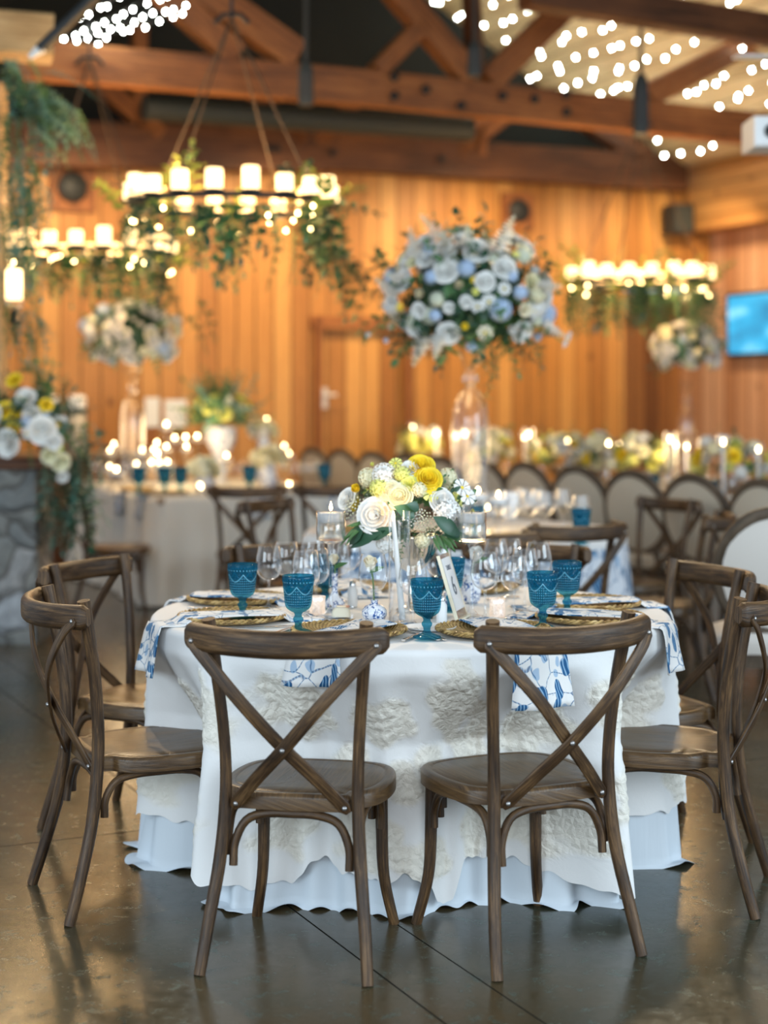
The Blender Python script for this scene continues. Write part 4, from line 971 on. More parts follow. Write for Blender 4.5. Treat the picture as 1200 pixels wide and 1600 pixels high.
# the big bouquet, blooms placed as seen, on the front of an ellipsoid; the far side filled at random
BC = vc+Vector((0, 0, 1.24)); A_, Bb, Cc = .45, .36, .34
t = thing('flower_arrangement', 'large white and blue bouquet with snapdragon spires on the tall glass vase, centre', 'flowers', BC)
def front(px, py):
    kx = (px-600)/F*8.3-BC.x; kz = H-(py-HOR)/F*8.3-BC.z; q = 1-(kx/A_)**2-(kz/Cc)**2; y = -Bb*sqrt(q) if q > 0 else 0
    s_ = (BC.y+y)/8.3; return Vector(((px-600)/F*(BC.y+y), BC.y+y, H-(py-HOR)/F*(BC.y+y)))
def cx(a, b): return 560+a*.3, 340+b*.3
big = [('rose','p_white',615,175,72),('rose','p_white',455,280,66),('rose','p_white',350,215,52),('rose','p_white',220,340,50),('bud','p_ivory',330,400,52),('bud','p_ivory',525,355,48),('rose','p_white',660,335,52),('rose','p_white',760,265,60),
 ('bud','p_white',905,285,52),('daisy','p_white',760,370,38),('daisy','p_white',680,440,45),('daisy','p_white',620,465,36),('daisy','p_ivory',660,600,46),('bud','p_white',790,575,52),('rose','p_white',470,600,60),('bud','p_ivory',195,560,52),
 ('rose','p_white',315,485,42),('hydrangea','p_pale',410,425,50),('rose','p_white',850,595,58),('daisy','p_white',920,490,35),('hydrangea','p_cream',930,400,60),('bud','p_white',65,605,34),('daisy','p_white',1085,635,52),('rose','p_white',535,110,40),
 ('rose','p_white',290,580,42),('rose','p_cream',280,235,32),('hydrangea','p_blue',560,265,58),('hydrangea','p_blue',740,480,75),('hydrangea','p_blue',380,310,48),('hydrangea','p_blue',400,510,42),('hydrangea','p_blue',845,390,50),('hydrangea','p_blue',800,305,40),
 ('hydrangea','p_blue',590,670,40),('hydrangea','p_blue',930,620,32),('hydrangea','p_blue',145,640,20),('hydrangea','p_blue',155,475,24),('daisy','p_yellow',215,465,26),('ranunculus','p_yellow',600,325,16),('ranunculus','p_yellow',555,565,18),('daisy','p_lemon',820,190,22),
 ('ranunculus','p_lemon',610,385,18),('rose','p_white',560,440,34),('rose','p_white',470,470,30),('rose','p_ivory',870,480,36),('hydrangea','p_pale',700,210,36),('hydrangea','p_pale',930,540,34)]
for kind, m_, a, b_, rr in big:
    px, py = cx(a, b_); p = front(px, py); d = p-BC; bloom(t, kind, m_, p, (d.x/A_, d.y/Bb-.5, d.z/Cc+.2), rr*.3/F*8.3*.93)
for (a0, b0), (a1, b1) in (((520,230),(365,40)),((700,220),(785,40)),((300,230),(272,85)),((210,410),(105,335)),((350,600),(295,745)),((950,560),(1055,612)),((920,370),(1035,360)),((480,220),(440,95)),((560,170),(570,60)),((240,330),(150,300)),((420,600),(400,720))):
    p0 = front(*cx(a0, b0)); p1 = P(*cx(a1, b1), p0.y); o = bloom(t, 'snapdragon', 'p_white', p0, p1-p0+Vector((0,-.05,0)), (p1-p0).length*1.3)
r = random.Random(11)
for k in range(44):
    d = Vector((r.uniform(-1,1), r.uniform(-.9,1), r.uniform(-.5,1))).normalized(); kind, m_, s_ = r.choice(WP[:-1])
    bloom(t, kind, m_, BC+Vector((d.x*A_, d.y*Bb, d.z*Cc))*.92, d, s_*.055)
foliage(t, BC-Vector((0,0,.04)), (A_*1.05, Bb*1.05, Cc*1.0), 210, ('leaf','leaf_dark','leaf_dark'), .24, 21, -.85); ball_core(t, BC, (A_*.72, Bb*.72, Cc*.72))
for (x0,y0,x1,y1) in ((762,540,778,622),(775,545,782,590),(840,535,853,585),(630,540,640,560)):
    mb = MB(); p0 = front(x0, y0); p1 = P(x1, y1, p0.y); mb.app(SPR[0], Matrix.Translation(p0-BC) @ (p1-p0).to_track_quat('Z','Y').to_matrix().to_4x4() @ Matrix.Scale((p1-p0).length, 4)); mb.obj('trailing_sprig', 'leaf', t)
for (x0,y0,x1,y1) in ((615,500,580,520),(835,520,880,535)):
    mb = MB(); p0 = front(x0,y0); p1 = P(x1,y1,p0.y-.05); mb.tube(cr([p0-BC, (p0+p1)/2-BC+Vector((0,0,.02)), p1-BC], 3), .004, 5); mb.obj('stalk', 'stem', t)

# hero centrepiece
CP = Vector((.09, 5.29, TZ+.006))
t = thing('silver_compote', 'ribbed silver pedestal bowl holding the yellow and white flowers', 'bowl', CP)
b = MB(); b.lathe([(0,0),(.05,0),(.052,.004),(.03,.014),(.012,.03),(.010,.10),(.016,.125)], 28); b.obj('foot', 'silver', t)
b = MB(); b.lathe([(.014,.125),(.035,.135),(.060,.160),(.078,.195),(.086,.235),(.089,.245),(.084,.245),(.05,.2)], 60, rib=lambda a, z: .035*cos(a*20)); b.obj('bowl', 'silver', t)
HC = Vector((.09, 5.27, 1.08)); t = thing('flower_arrangement', 'yellow, cream and white centrepiece with ranunculus on the front table', 'flowers', HC)
def hero(px, py, dy=None):
    Y0 = 5.25; x = (px-600)/F*Y0-HC.x; z = H-(py-HOR)/F*Y0-HC.z; q = 1-(x/.22)**2-(z/.20)**2
    Y = 5.27-(.17*sqrt(q) if q > 0 else 0)
    if dy is not None: Y = 5.27+dy
    return P(px, py, Y)
hb_ = [('rose','p_white',588,806,27),('ranunculus','p_yellow',669,749,20),('ranunculus','p_yellow',658,729,20),('bud','p_yellow',560,766,15),('hydrangea','p_cream',575,746,18),('hydrangea','p_white',600,742,22),('hydrangea','p_lemon',593,763,18),('hydrangea','p_lemon',628,741,15),
 ('rose','p_cream',624,776,19),('rose','p_cream',610,768,16),('hydrangea','p_white',698,800,25),('rose','p_white',690,783,18),('daisy','p_white',722,762,15),('daisy','p_white',730,775,15),('rose','p_white',543,780,17),('daisy','p_white',538,776,14),('lace_flower','p_pale',556,797,21),('lace_flower','p_pale',660,812,17),('lace_flower','p_white',646,806,16),('lace_flower','p_pale',668,826,15),
 ('daisy','p_lemon',673,771,14),('daisy','p_lemon',618,724,11),('bud','p_lemon',583,728,7),('ranunculus','p_lemon',640,757,13),('hydrangea','p_cream',655,765,14),('rose','p_white',640,733,13),('rose','p_ivory',601,790,14),('hydrangea','p_pale',706,832,15),('rose','p_white',712,828,13),('hydrangea','p_white',602,850,17),('hydrangea','p_cream',660,845,14)]
for kind, m_, px, py, rr in hb_:
    p = hero(px, py); d = p-HC; bloom(t, kind, m_, p, (d.x*2, d.y*3-.25, d.z*2+.12), rr/F*5.2)
r = random.Random(31)
for k in range(16):
    d = Vector((r.uniform(-1,1), r.uniform(.2,1), r.uniform(-.1,1))).normalized(); kind, m_, s_ = r.choice(YP); bloom(t, kind, m_, HC+Vector((d.x*.2, d.y*.16, d.z*.17)), d, s_*.032)
foliage(t, HC-Vector((0,0,.01)), (.19,.16,.15), 60, ('leaf','leaf_dark','leaf'), .10, 41, -.55)
for (x0,y0,x1,y1,wd) in ((648,808,626,792,.05),(676,806,708,826,.05),(600,828,560,842,.045),(570,822,552,838,.04),(578,842,604,824,.04),(655,795,640,786,.035),(690,835,718,832,.03)):
    mb = MB(); p0 = hero(x0,y0)+Vector((0,-.03,0)); p1 = hero(x1,y1)+Vector((0,-.04,0)); leaf_mb(mb, p0-HC, (p1-p0)+Vector((0,-.02,0)), Vector((0,-1,.5)), (p1-p0).length*1.4, wd); mb.obj('broad_leaf', 'leaf_dark', t)
mb = MB()
for (x0,y0,x1,y1) in ((566,815,528,850),(570,822,535,838),(572,818,542,818),(690,836,712,858),(684,840,702,862),(676,838,690,862),(694,832,722,846)):
    p0 = hero(x0,y0); p1 = P(x1,y1,p0.y-.03); 
    for q in range(2): leaf_mb(mb, p0-HC+Vector((q*.006,0,q*.01)), (p1-p0)+Vector((q*.012,-.01,-q*.012)), Vector((0,-1,.6)), (p1-p0).length, .013)
mb.obj('slender_leaves', 'leaf', t)

# bud vases with a single flower each
def bud_vase(label, flabel, px, py, prof, fl, mats, fpx, fpy, fr, dy=0):
    c = G(px, py, TZ+.006); t = thing('bud_vase', label, 'vase', c, 0, 'blue and white bud vases'); b = MB(); b.lathe(prof, 28); b.obj('body', 'porcelain', t)
    p = P(fpx, fpy, c.y-.02+dy); f = thing('single_flower', flabel, 'flower', p); bloom(f, fl, mats, p-Vector((0,0,fr*.4)), (.12,-.45,.9), fr)
    mb = MB(); mb.tube(cr([Vector((0,0,-.005)), (c+Vector((0,0,prof[-1][1]+.02))-p)*.5+Vector((.003,0,0)), c+Vector((0,0,prof[-1][1]-.03))-p], 3), .0025, 6); mb.obj('stem', 'stem', f)
    mb = MB(); leaf_mb(mb, Vector((0,0,-.03)), Vector((.5,-.1,.3)), Vector((0,-1,1)), .05, .02); mb.obj('leaf', 'leaf', f)
bud_vase('round squat blue and white porcelain vase behind the left front charger', 'pale yellow rose in the round porcelain vase', 585, 972, [(0,0),(.018,0),(.030,.006),(.0385,.022),(.038,.036),(.028,.050),(.012,.056),(.010,.062),(.013,.068)], 'bud', 'p_ivory', 577, 880, .045)
bud_vase('slim long-necked blue and white porcelain vase left of the flowers', 'ivory rosebud in the long-necked porcelain vase', 523, 953, [(0,0),(.016,0),(.028,.008),(.033,.02),(.028,.034),(.014,.045),(.0095,.06),(.0095,.11),(.011,.118)], 'bud', 'p_ivory', 521, 874, .034, .02)
bud_vase('blue and white porcelain vase behind the right stem candle', 'large white bloom in the vase behind the right stem candle', 736, 942, [(0,0),(.02,0),(.03,.01),(.034,.04),(.030,.07),(.022,.085),(.024,.095)], 'bud', 'p_white', 742, 866, .052, .02)
bud_vase('blue and white porcelain jar beside the table number', 'small white flower in the jar beside the table number', 706, 950, [(0,0),(.02,0),(.032,.012),(.034,.03),(.026,.048),(.014,.055),(.015,.062)], 'hydrangea', 'p_white', 700, 890, .02, .02)

# ------------------------------------------------------------------ toile table behind
t = thing('round_table', 'second round table behind, under the blue and white toile cloth', 'table', T2)
b = MB(); b.lathe([(0,.72),(TR-.02,.72),(TR-.015,TZ-.012),(0,TZ-.012)], 48); b.obj('tabletop', 'table_wood', t)
for k in range(4):
    a = pi/4+k*pi/2; b = MB(); b.tube([(cos(a)*.25,sin(a)*.25,.72),(cos(a)*.25,sin(a)*.25,0)], .02); b.obj('leg', 'black', t)
b = MB()
def tf(i, j):
    a = 2*pi*i
    if j < .3: return ((TR-.01)*(j/.3)*cos(a), (TR-.01)*(j/.3)*sin(a), TZ+.003)
    q = (j-.3)/.7; r_ = TR+.012*min(1,q*10)+.05*q*(1+.8*sin(a*14)+.5*sin(a*23)); return (r_*cos(a), r_*sin(a), TZ+.003-q*(TZ-.02))
b.grid(tf, 240, 24, 0, lambda i, j: (i*5.2, j*1.1), True, True); o = b.obj('tablecloth', 'toile_cloth'); o.location = T2; tag(o, 'blue and white toile cloth on the second round table', 'tablecloth')
b = MB(); b.lathe([(0,0),(.80,0),(.815,.001),(.83,-.012),(.835,-.05)], 90, rib=lambda a, z: .0); o = b.obj('table_topper', 'cloth'); o.location = T2+Vector((0,0,TZ+.006)); tag(o, 'white topper lying over the toile cloth of the second table', 'tablecloth')
def make_simple_wine():
    b = MB(); b.lathe([(0,.002),(.034,.002),(.012,.007),(.004,.014),(.004,.085),(.015,.092),(.030,.105),(.040,.125),(.0405,.145),(.036,.175),(.032,.2)], 20); return b.mesh('wine_glass', 'glass_solid')
SW = make_simple_wine()
def small(name, me, loc, label, cat, group, scale=1, rz=0):
    o = mk(name, me, None, loc, (0,0,rz), scale); return tag(o, label, cat, group)
ZT = TZ+.008
for k, (px, py) in enumerate([(758,772),(772,768),(786,765),(800,768),(815,762),(828,768),(840,763),(853,768),(879,764),(908,774)]):
    small('wine_glass', SW, at_top(px, py, ZT+.22, ZT), 'blurred wine glass on the toile table, %s from the left' % ORD[k], 'wine glass', 'wine glasses on the toile table', 1.1)
gb = MB(); gb.lathe(GOBLET, 16); SG = gb.mesh('blue_goblet', 'blue_glass')
for k, (px, py) in enumerate([(742,790),(908,795)]): small('blue_goblet', SG, at_top(px, py, ZT+.17, ZT), ('blue goblet behind the stem candle, on the toile table','blue goblet at the right end of the toile table')[k], 'goblet', 'goblets on the toile table')
def stem_far(hs): 
    b = MB(); bz = hs-.09; b.lathe([(0,.002),(.045,.002),(.02,.012),(.006,.03),(.006,bz-.03),(.04,bz),(.0455,bz+.004),(.0455,hs)], 16)
    b.lathe([(0,hs-.034),(.042,hs-.030),(.042,hs-.006),(0,hs-.004)], 16, 1); b.lathe([(0,hs),(.006,hs+.006),(.007,hs+.013),(.004,hs+.022),(0,hs+.028)], 8, 2); return b.mesh('stem_candle_holder', ['glass_solid','wax','flame'])
SF = {h_: stem_far(h_) for h_ in (.14,.24,.33,.42)}
for k, (px, py, h_) in enumerate([(747,764,.24),(779,770,.24),(716,775,.14),(762,790,.14)]):
    small('stem_candle_holder', SF[h_], at_top(px, py, ZT+h_+.02, ZT), 'lit floating candle on a glass stem, toile table, %s' % ['tallest','right one','left one','lowest'][k], 'candle', 'floating candles on the toile table')
t = thing('table_card', 'small folded white card among the toile table glasses', 'card', at_top(797, 767, ZT+.16, ZT), .5); b = MB(); b.box((0,0,.08), (.1,.003,.15), Matrix.Rotation(.15,3,'X')); b.obj('card', 'white', t)
for k, a in enumerate((20, -35, 70, -80)):
    c = T2+Vector((.6*sin(radians(a)), -.6*cos(radians(a)), ZT)); CHG.put(c, k, 'rattan charger at the %s of the toile table' % ['near side','near left','near right','left side'][k], 'rattan chargers on the toile table')
point('candle_light', (T2.x+.1, T2.y-.2, 1.1), 6, WARM, .15)

# ------------------------------------------------------------------ oval-back chairs and the long table
def make_oval(pad):
    t = thing('oval_back_chair', 'x', 'chair')
    n = 40; cz, a_, b_ = .735, .225, .255
    ring = [Vector((a_*cos(2*pi*i/n), -.225-.05*sin(2*pi*i/n)+.02*cos(2*pi*i/n)**2, cz+b_*sin(2*pi*i/n))) for i in range(n+1)]
    b = MB(); b.sweep(ring, rrect(.05,.042,.014,3), None, (0,1,0), caps=False); b.obj('back_frame', 'oval', t)
    b = MB()
    for s in (-1, 1):
        b.grid(lambda i, j: ((a_-.014)*j*cos(2*pi*i), -.225-.05*j*sin(2*pi*i)+s*(.006+.022*(1-j*j)), cz+(b_-.014)*j*sin(2*pi*i)), 28, 6, 0, None, True, True)
    b.obj('back_pad', pad, t)
    b = MB(); b.sweep([(0,0,.40),(0,0,.44),(0,0,.475),(0,0,.49)], rrect(.46,.44,.09,5), [.98,1.02,1,.85], (0,1,0)); b.obj('seat_cushion', pad, t)
    b = MB(); b.sweep([(0,0,.345),(0,0,.40)], rrect(.47,.45,.09,5), None, (0,1,0)); b.obj('seat_frame', 'oval', t)
    for s in (-1, 1):
        b = MB(); b.sweep([(s*.19,.18,.36),(s*.19,.18,.30),(s*.185,.185,0)], circ(1,10), [.026,.024,.012]); b.obj('leg', 'oval', t)
        b = MB(); b.sweep(cr([(s*.15,-.215,.52),(s*.17,-.20,.40),(s*.18,-.20,.30),(s*.185,-.26,0)], 3), circ(1,10), [.02,.024,.022,.014]); b.obj('leg', 'oval', t)
    return Proto(t)
OV = make_oval('linen')
s0 = Vector((2.1, 9.1, 0)); stp = Vector((-.272, .579, 0))
face = Matrix.Rotation(radians(17), 3, 'Z') @ UX
for k in range(11):
    p = s0+stp*k+Vector((.0,0,0)); ctr = p+face*.23; jit = R.uniform(-.06,.06)
    OV.put(ctr, atan2(-face.x, face.y)+jit, 'oval-back chair with cream pad along the long wooden table, %s from the right' % ORD[k], 'oval-back chairs along the long table')
OV2 = make_oval('white_pad'); OV2.put(Vector((1.63, 6.95, 0)), radians(-8), 'oval-back chair with white pad cut by the right edge, nearest of its kind')
# long table
c0 = s0+UX*.86-stp*.8; c1 = s0+stp*10.4+UX*.86; mid = (c0+c1)/2; LT = (c1-c0).length; ang = atan2(c1.y-c0.y, c1.x-c0.x)
t = thing('long_table', 'long bare wooden dining table beside the row of oval-back chairs', 'table', (mid.x, mid.y, 0), ang)
b = MB(); b.sweep([(-LT/2,0,TZ-.025),(LT/2,0,TZ-.025)], rrect(1.0,.05,.008,1), None, (0,0,1), smooth=False); b.obj('tabletop', 'table_wood', t)
b = MB()
for s in (-1, 1): b.box((0, s*.44, TZ-.09), (LT-.3, .025, .08))
b.obj('apron', 'table_wood', t)
for q in range(5):
    for s in (-1, 1):
        b = MB(); xx = -LT/2+.3+q*(LT-.6)/4; b.sweep([(xx, s*.38, TZ-.05),(xx, s*.38, 0)], rrect(.08,.08,.01,1), [1,.8], (0,1,0)); b.obj('leg', 'table_wood', t)
def on_long(px, off=0.0, z=TZ+.001):         # point on the table's long axis seen at this column
    k = (px-600)/F; d = (c1-c0).normalized(); q = c0+UX*off; s_ = (k*q.y-q.x)/(d.x-k*d.y); p = q+d*s_; p.z = z; return p
for k, (px, w_, lab) in enumerate([(655,.20,'left end'),(768,.20,'second from left'),(872,.24,'third from left'),(932,.12,'small, fourth from left'),(1000,.22,'second from right'),(1140,.26,'rightmost')]):
    p = on_long(px); c = p+Vector((0,0,.26))
    random_bouquet('yellow and white centrepiece on the long table, %s' % lab, c, (w_, w_, .16), 26, YP, 60+k, 30, .14, 'centrepieces on the long table', (.040,.062), zlow=-.5, leaf=('leaf','leaf_dark'))
    v = thing('compote', 'low vase under the long table centrepiece, %s' % lab, 'vase', p, 0, 'vases on the long table'); b = MB(); b.lathe([(0,0),(.05,0),(.02,.02),(.02,.07),(.07,.12),(.08,.17)], 16); b.obj('bowl', 'silver', v)
TF = MB(); TF.lathe([(0,.001),(.035,.001),(.035,.40)], 14, 0); TF.lathe([(.018,.004),(.012,.02),(.010,.03),(.0075,.34),(0,.345)], 10, 1); TF.lathe([(0,.342),(.006,.350),(.007,.357),(.004,.369),(0,.376)], 8, 2); TFM = TF.mesh('taper_candle', ['glass','wax','flame'])
tap = [(645,666,0),(682,675,0),(712,679,.1),(726,675,-.1),(748,674,0),(767,672,.15),(820,680,0),(826,676,-.15),(887,687,0),(944,683,.1),(951,690,-.1),(968,692,.2),(1047,683,-.1),(1056,692,.1),(1073,695,.2),(1099,693,0),(1130,687,-.2),(1185,699,0)]
for k, (px, py, off) in enumerate(tap):
    p = on_long(px, off); hgt = H-(py-HOR)/F*p.y-p.z
    small('taper_candle', TFM, p, 'lit taper in a glass tube on the long table, %s from the left' % ORD[k], 'candle', 'tapers on the long table', max(.75, min(1.25, hgt/.37)))
for k in range(17):
    px = 660+k*32+R.uniform(-6,6); p = on_long(px, -.26+R.uniform(-.04,.04)); small('wine_glass', SW, p, 'blurred wine glass along the near edge of the long table, %s from the left' % ORD[k], 'wine glass', 'wine glasses on the long table', 1.0)
for k, px in enumerate((735,766,830,888,996,1112,1020,700)):
    small('blue_goblet', SG, on_long(px, -.34), 'teal goblet on the long table, above the chair backs at %s' % ['the tall vase','right of the tall vase','the third chair gap','the fourth chair gap','the sixth chair gap','the last chair gap','the seventh chair gap','the far end'][k], 'goblet', 'goblets on the long table')
for k in range(9):
    p = s0+stp*k+UX*.62; b_ = mk('folded_napkin', None) if False else None
    mb = MB(); mb.sweep([(-.12,0,.006),(.12,0,.006)], rrect(.14,.012,.004,2), None, (0,0,1)); o = mb.obj('folded_napkin', 'linen'); o.location = (p.x, p.y, TZ+.001); o.rotation_euler = (0,0,ang+pi/2)
    tag(o, 'folded cream napkin on the long table before the %s oval-back chair from the right' % ORD[k], 'napkin', 'napkins on the long table')
for k, px in enumerate((690, 850, 1060)): p = on_long(px, 0, 1.15); point('candle_light', p, 7, WARM, .15)

# far right round table with its tall vase
T3 = Vector((2.62, 14.1, 0))
def round_cloth_table(c, lab, r_=.8):
    t = thing('round_table', lab, 'table', c); b = MB(); b.lathe([(0,.72),(r_-.02,.72),(r_-.02,TZ-.01),(0,TZ-.01)], 32); b.obj('tabletop', 'table_wood', t)
    b = MB(); b.grid(lambda i, j: ((r_*min(1, j/.3)+max(0,(j-.3)/.7)*(.04+.03*sin(2*pi*i*15)))*cos(2*pi*i), (r_*min(1,j/.3)+max(0,(j-.3)/.7)*(.04+.03*sin(2*pi*i*15)))*sin(2*pi*i), TZ+.002-max(0,(j-.3)/.7)*(TZ-.01)), 120, 12, 0, None, True, True)
    o = b.obj('tablecloth', 'linen_cloth'); o.location = c; tag(o, 'ivory cloth on the ' + lab, 'tablecloth')
round_cloth_table(T3, 'round table in the far right corner', .6)
VS.put(T3+Vector((-.02,0,TZ+.003)), 0, 'tall clear vase at the far right below the white bouquet', 'tall vases behind', .84)
random_bouquet('white bouquet on the tall vase at the far right, under the chandelier', P(1073, 546, 14.1), (.30,.28,.25), 85, WP[:3]+WP[4:6]+[('hydrangea','p_cream',1.2),('hydrangea','p_blue',.8)], 91, 60, .18, 'tall bouquets behind', (.036,.052), zlow=-.6)

# ------------------------------------------------------------------ far left rectangular table
cu, cv = -3.38, 3.49; LU, LV = 1.6, 2.3
t = thing('buffet_table', 'large rectangular table at the left under the ivory floor-length cloth', 'table', B(cu+LU/2, cv-LV/2), BE)
b = MB(); b.box((0,0,TZ-.03), (LU-.04,LV-.04,.04)); b.obj('tabletop', 'table_wood', t)
for sx in (-1,1):
    for sy in (-1,1): b = MB(); b.box((sx*(LU/2-.1), sy*(LV/2-.1), .37), (.05,.05,.74)); b.obj('leg', 'table_wood', t)
b = MB()
def sq(a, k):                                     # rounded rectangle outline
    w_, h_ = LU/2+k, LV/2+k; c_, s_ = cos(a), sin(a); n = 14
    r_ = (abs(c_/w_)**n+abs(s_/h_)**n)**(-1/n); return r_*c_, r_*s_
def rf(i, j):
    a = 2*pi*i
    if j < .25: x, y = sq(a, 0); q = j/.25; return (x*q, y*q, TZ+.002)
    q = (j-.25)/.75; fd = .03*q*sin(a*19)+.02*q*sin(a*41+1); corner = .10*q*abs(sin(2*a))**6; x, y = sq(a, .006+fd+corner); return (x, y, TZ+.002-q*(TZ-.012))
b.grid(rf, 320, 20, 0, None, True, True); o = b.obj('tablecloth', 'linen_cloth'); o.location = B(cu+LU/2, cv-LV/2); o.rotation_euler = (0,0,BE); tag(o, 'ivory linen cloth hanging in long folds from the rectangular table at the left', 'tablecloth')
def bt(px, v, z=TZ+.004):                          # point on that table seen at this column, at depth v
    p = Wp(px, 0, v); p.z = z; return p
for (px, Y, lab, f) in ((385,10.62,'crossback chair at the far left table, its dark rail below the yellow flowers',(.0,1)),(520,10.75,'crossback chair at the far left table, partly behind the centre flowers',(-.1,1)),
                        (118,11.2,'crossback chair near the stone pillar, seat showing beside the far left table cloth',(.97,.15))):
    x = (px-600)/F*Y; d = Vector((f[0], f[1], 0)).normalized(); chair(x+d.x*.29, Y+d.y*.29, d.x, d.y, lab, 'crossback chairs at the far left table')
VS.put(bt(207, 2.3), 0, 'tall clear vase on the far left table below the blue and white bouquet', 'tall vases behind', .95)
pv = bt(207, 2.3); random_bouquet('white and blue bouquet on the tall vase at the far left', Vector((pv.x, pv.y, H-(527-HOR)/F*pv.y)), (.37,.34,.29), 120, WP[:-1], 77, 90, .22, 'tall bouquets behind', (.038,.056), zlow=-.6)
pv = bt(345, 1.9); random_bouquet('loose green and yellow bouquet on the far left table', Vector((pv.x, pv.y, 1.34)), (.26,.22,.16), 18, [('ranunculus','p_lemon',1.1),('ranunculus','p_yellow',1),('snapdragon','p_pale',3),('rose','p_lemon',1)], 78, 70, .24, None, (.04,.055), zlow=-.2, leaf=('leaf','leaf','leaf_blue'))
v = thing('white_pot', 'white footed pot under the loose green bouquet', 'vase', bt(345, 1.9)); b = MB(); b.lathe([(0,0),(.08,0),(.04,.03),(.05,.2),(.12,.34),(.13,.45)], 20); b.obj('pot', 'porcelain', v)
for k, (px, v_, zz, sz, lab) in enumerate(((420,2.7,.98,.13,'cream'),(320,2.9,.92,.10,'pale green'),(412,1.7,1.18,.10,'white'))):
    pv = bt(px, v_); random_bouquet('small %s hydrangea posy on the far left table' % lab, Vector((pv.x, pv.y, zz)), (sz,sz,sz*.7), 9, [('hydrangea',('p_cream','p_pale','p_white')[k],1.2),('rose','p_cream',1)], 80+k, 10, .1, None, (.045,.06))
    v = thing('low_vase', 'blue and white pot under the %s posy' % lab, 'vase', bt(px, v_)); b = MB(); b.lathe([(0,0),(.05,0),(.075,.05),(.06,.10),(.045,zz-TZ-.03)], 16); b.obj('pot', 'porcelain', v)
can = [(178,692,1.5),(172,702,2.0),(171,727,3.0),(182,731,3.1),(245,690,1.7),(240,701,2.2),(246,706,2.6),(260,661,1.6),(260,696,2.1),(273,682,1.3),(290,681,1.2),(308,680,1.1),(291,696,1.9),(327,681,1.2),(354,710,2.4),(417,654,1.7),(444,695,1.8),(452,706,2.0),(222,701,1.6),(213,723,2.7),
       (236,721,2.6),(249,721,2.7),(262,720,2.8),(312,748,3.1),(314,762,3.3),(452,757,3.2)]
vm = MB(); vm.lathe([(0,.001),(.03,.001),(.032,.07),(.03,.07),(.028,.01)], 16, 0); vm.lathe([(0,.01),(.027,.01),(.027,.04),(0,.04)], 12, 1); vm.lathe([(0,.04),(.006,.046),(.007,.053),(.004,.062),(0,.068)], 8, 2); VFM = vm.mesh('votive', ['glass_solid','wax','flame'])
cs = sorted(range(len(can)), key=lambda i: can[i][0]); 
for k, (px, py, v_) in enumerate(can):
    p = bt(px, v_); zt = H-(py-HOR)/F*p.y; hgt = zt-p.z; rank = cs.index(k)
    nth = ORD[rank] + ' from the left' if rank < 20 else ORD[len(can)-1-rank] + ' from the right'
    if hgt < .13: small('votive', VFM, p, 'lit glass votive on the far left table, %s of its candles' % nth, 'candle', 'candles on the far left table', 1.0)
    else:
        h_ = min(SF, key=lambda q: abs(q-hgt)); small('stem_candle_holder', SF[h_], p, 'floating candle on a stem, far left table, %s of its candles' % nth, 'candle', 'candles on the far left table', max(.7, min(1.35, hgt/(h_+.02))))
for k, (px, v_) in enumerate([(196,2.6),(226,2.4),(250,2.8),(268,2.2),(300,2.5),(330,2.3),(370,3.0),(385,2.6),(398,2.2),(440,2.8),(460,3.0),(478,3.05),(492,2.8),(350,3.1),(150,2.0),(168,2.5)]):
    small('wine_glass', SW, bt(px, v_), 'blurred wine glass on the far left table, %s' % ['near its vase','right of its vase','above the goblets','behind the goblets','below the candle row','below the green bouquet','before the cream posy','left of the cream posy','behind the cream posy','right of the cream posy','near its right end','at its right end','at its right rear','in the middle front','at its left end','left of its vase'][k], 'wine glass', 'wine glasses on the far left table', 1.05)
for k, (px, v_) in enumerate([(217,3.15),(257,3.25),(282,3.3),(390,3.3),(507,3.2)]):
    small('blue_goblet', SG, bt(px, v_), 'dark teal goblet on the far left table, %s from the left' % ORD[k], 'goblet', 'goblets on the far left table', 1.15)
for k, (px, v_) in enumerate([(258,3.22),(205,2.6),(372,3.2),(470,3.2)]): CHG.put(bt(px, v_), k, 'rattan charger on the far left table, %s from the left' % ['second','first','third','fourth'][k], 'rattan chargers on the far left table')
for k, (uo, vo, side) in enumerate(((-LU/2,LV/2-.35,0),(-LU/2,LV/2-.85,0),(-LU/2+.75,LV/2,1),(-LU/2+1.35,LV/2,1))):
    mb = MB(); c = B(cu+LU/2+uo, cv-LV/2)+VX*0; base = O0+UX*(cu+LU/2+uo)+VX*(cv-LV/2+vo)
    outv = (-UX if side == 0 else VX); sdv = (VX if side == 0 else UX)
    mb.grid(lambda i, j: tuple(base+outv*(-.15+.17*min(1, j/.5)+(.03*max(0, j-.5)))+sdv*((i-.5)*.16)+Vector((0,0,TZ+.012-max(0, j-.5)*.36))), 6, 12, 0, lambda i, j: (i*.16+k, j*.4))
    o = mb.obj('napkin', 'napkin'); tag(o, 'blue print napkin hanging over the %s of the far left table' % ['left side near its corner','left side further back','front left of its cloth','front right of its cloth'][k], 'napkin', 'napkins hanging on the far left table'); sm = o.modifiers.new('thickness', 'SOLIDIFY'); sm.thickness = .004
pc = bt(300, 2.3); point('candle_light', (pc.x, pc.y, 1.2), 9, WARM, .2); pc = bt(200, 2.6); point('candle_light', (pc.x, pc.y, 1.15), 6, WARM, .2)
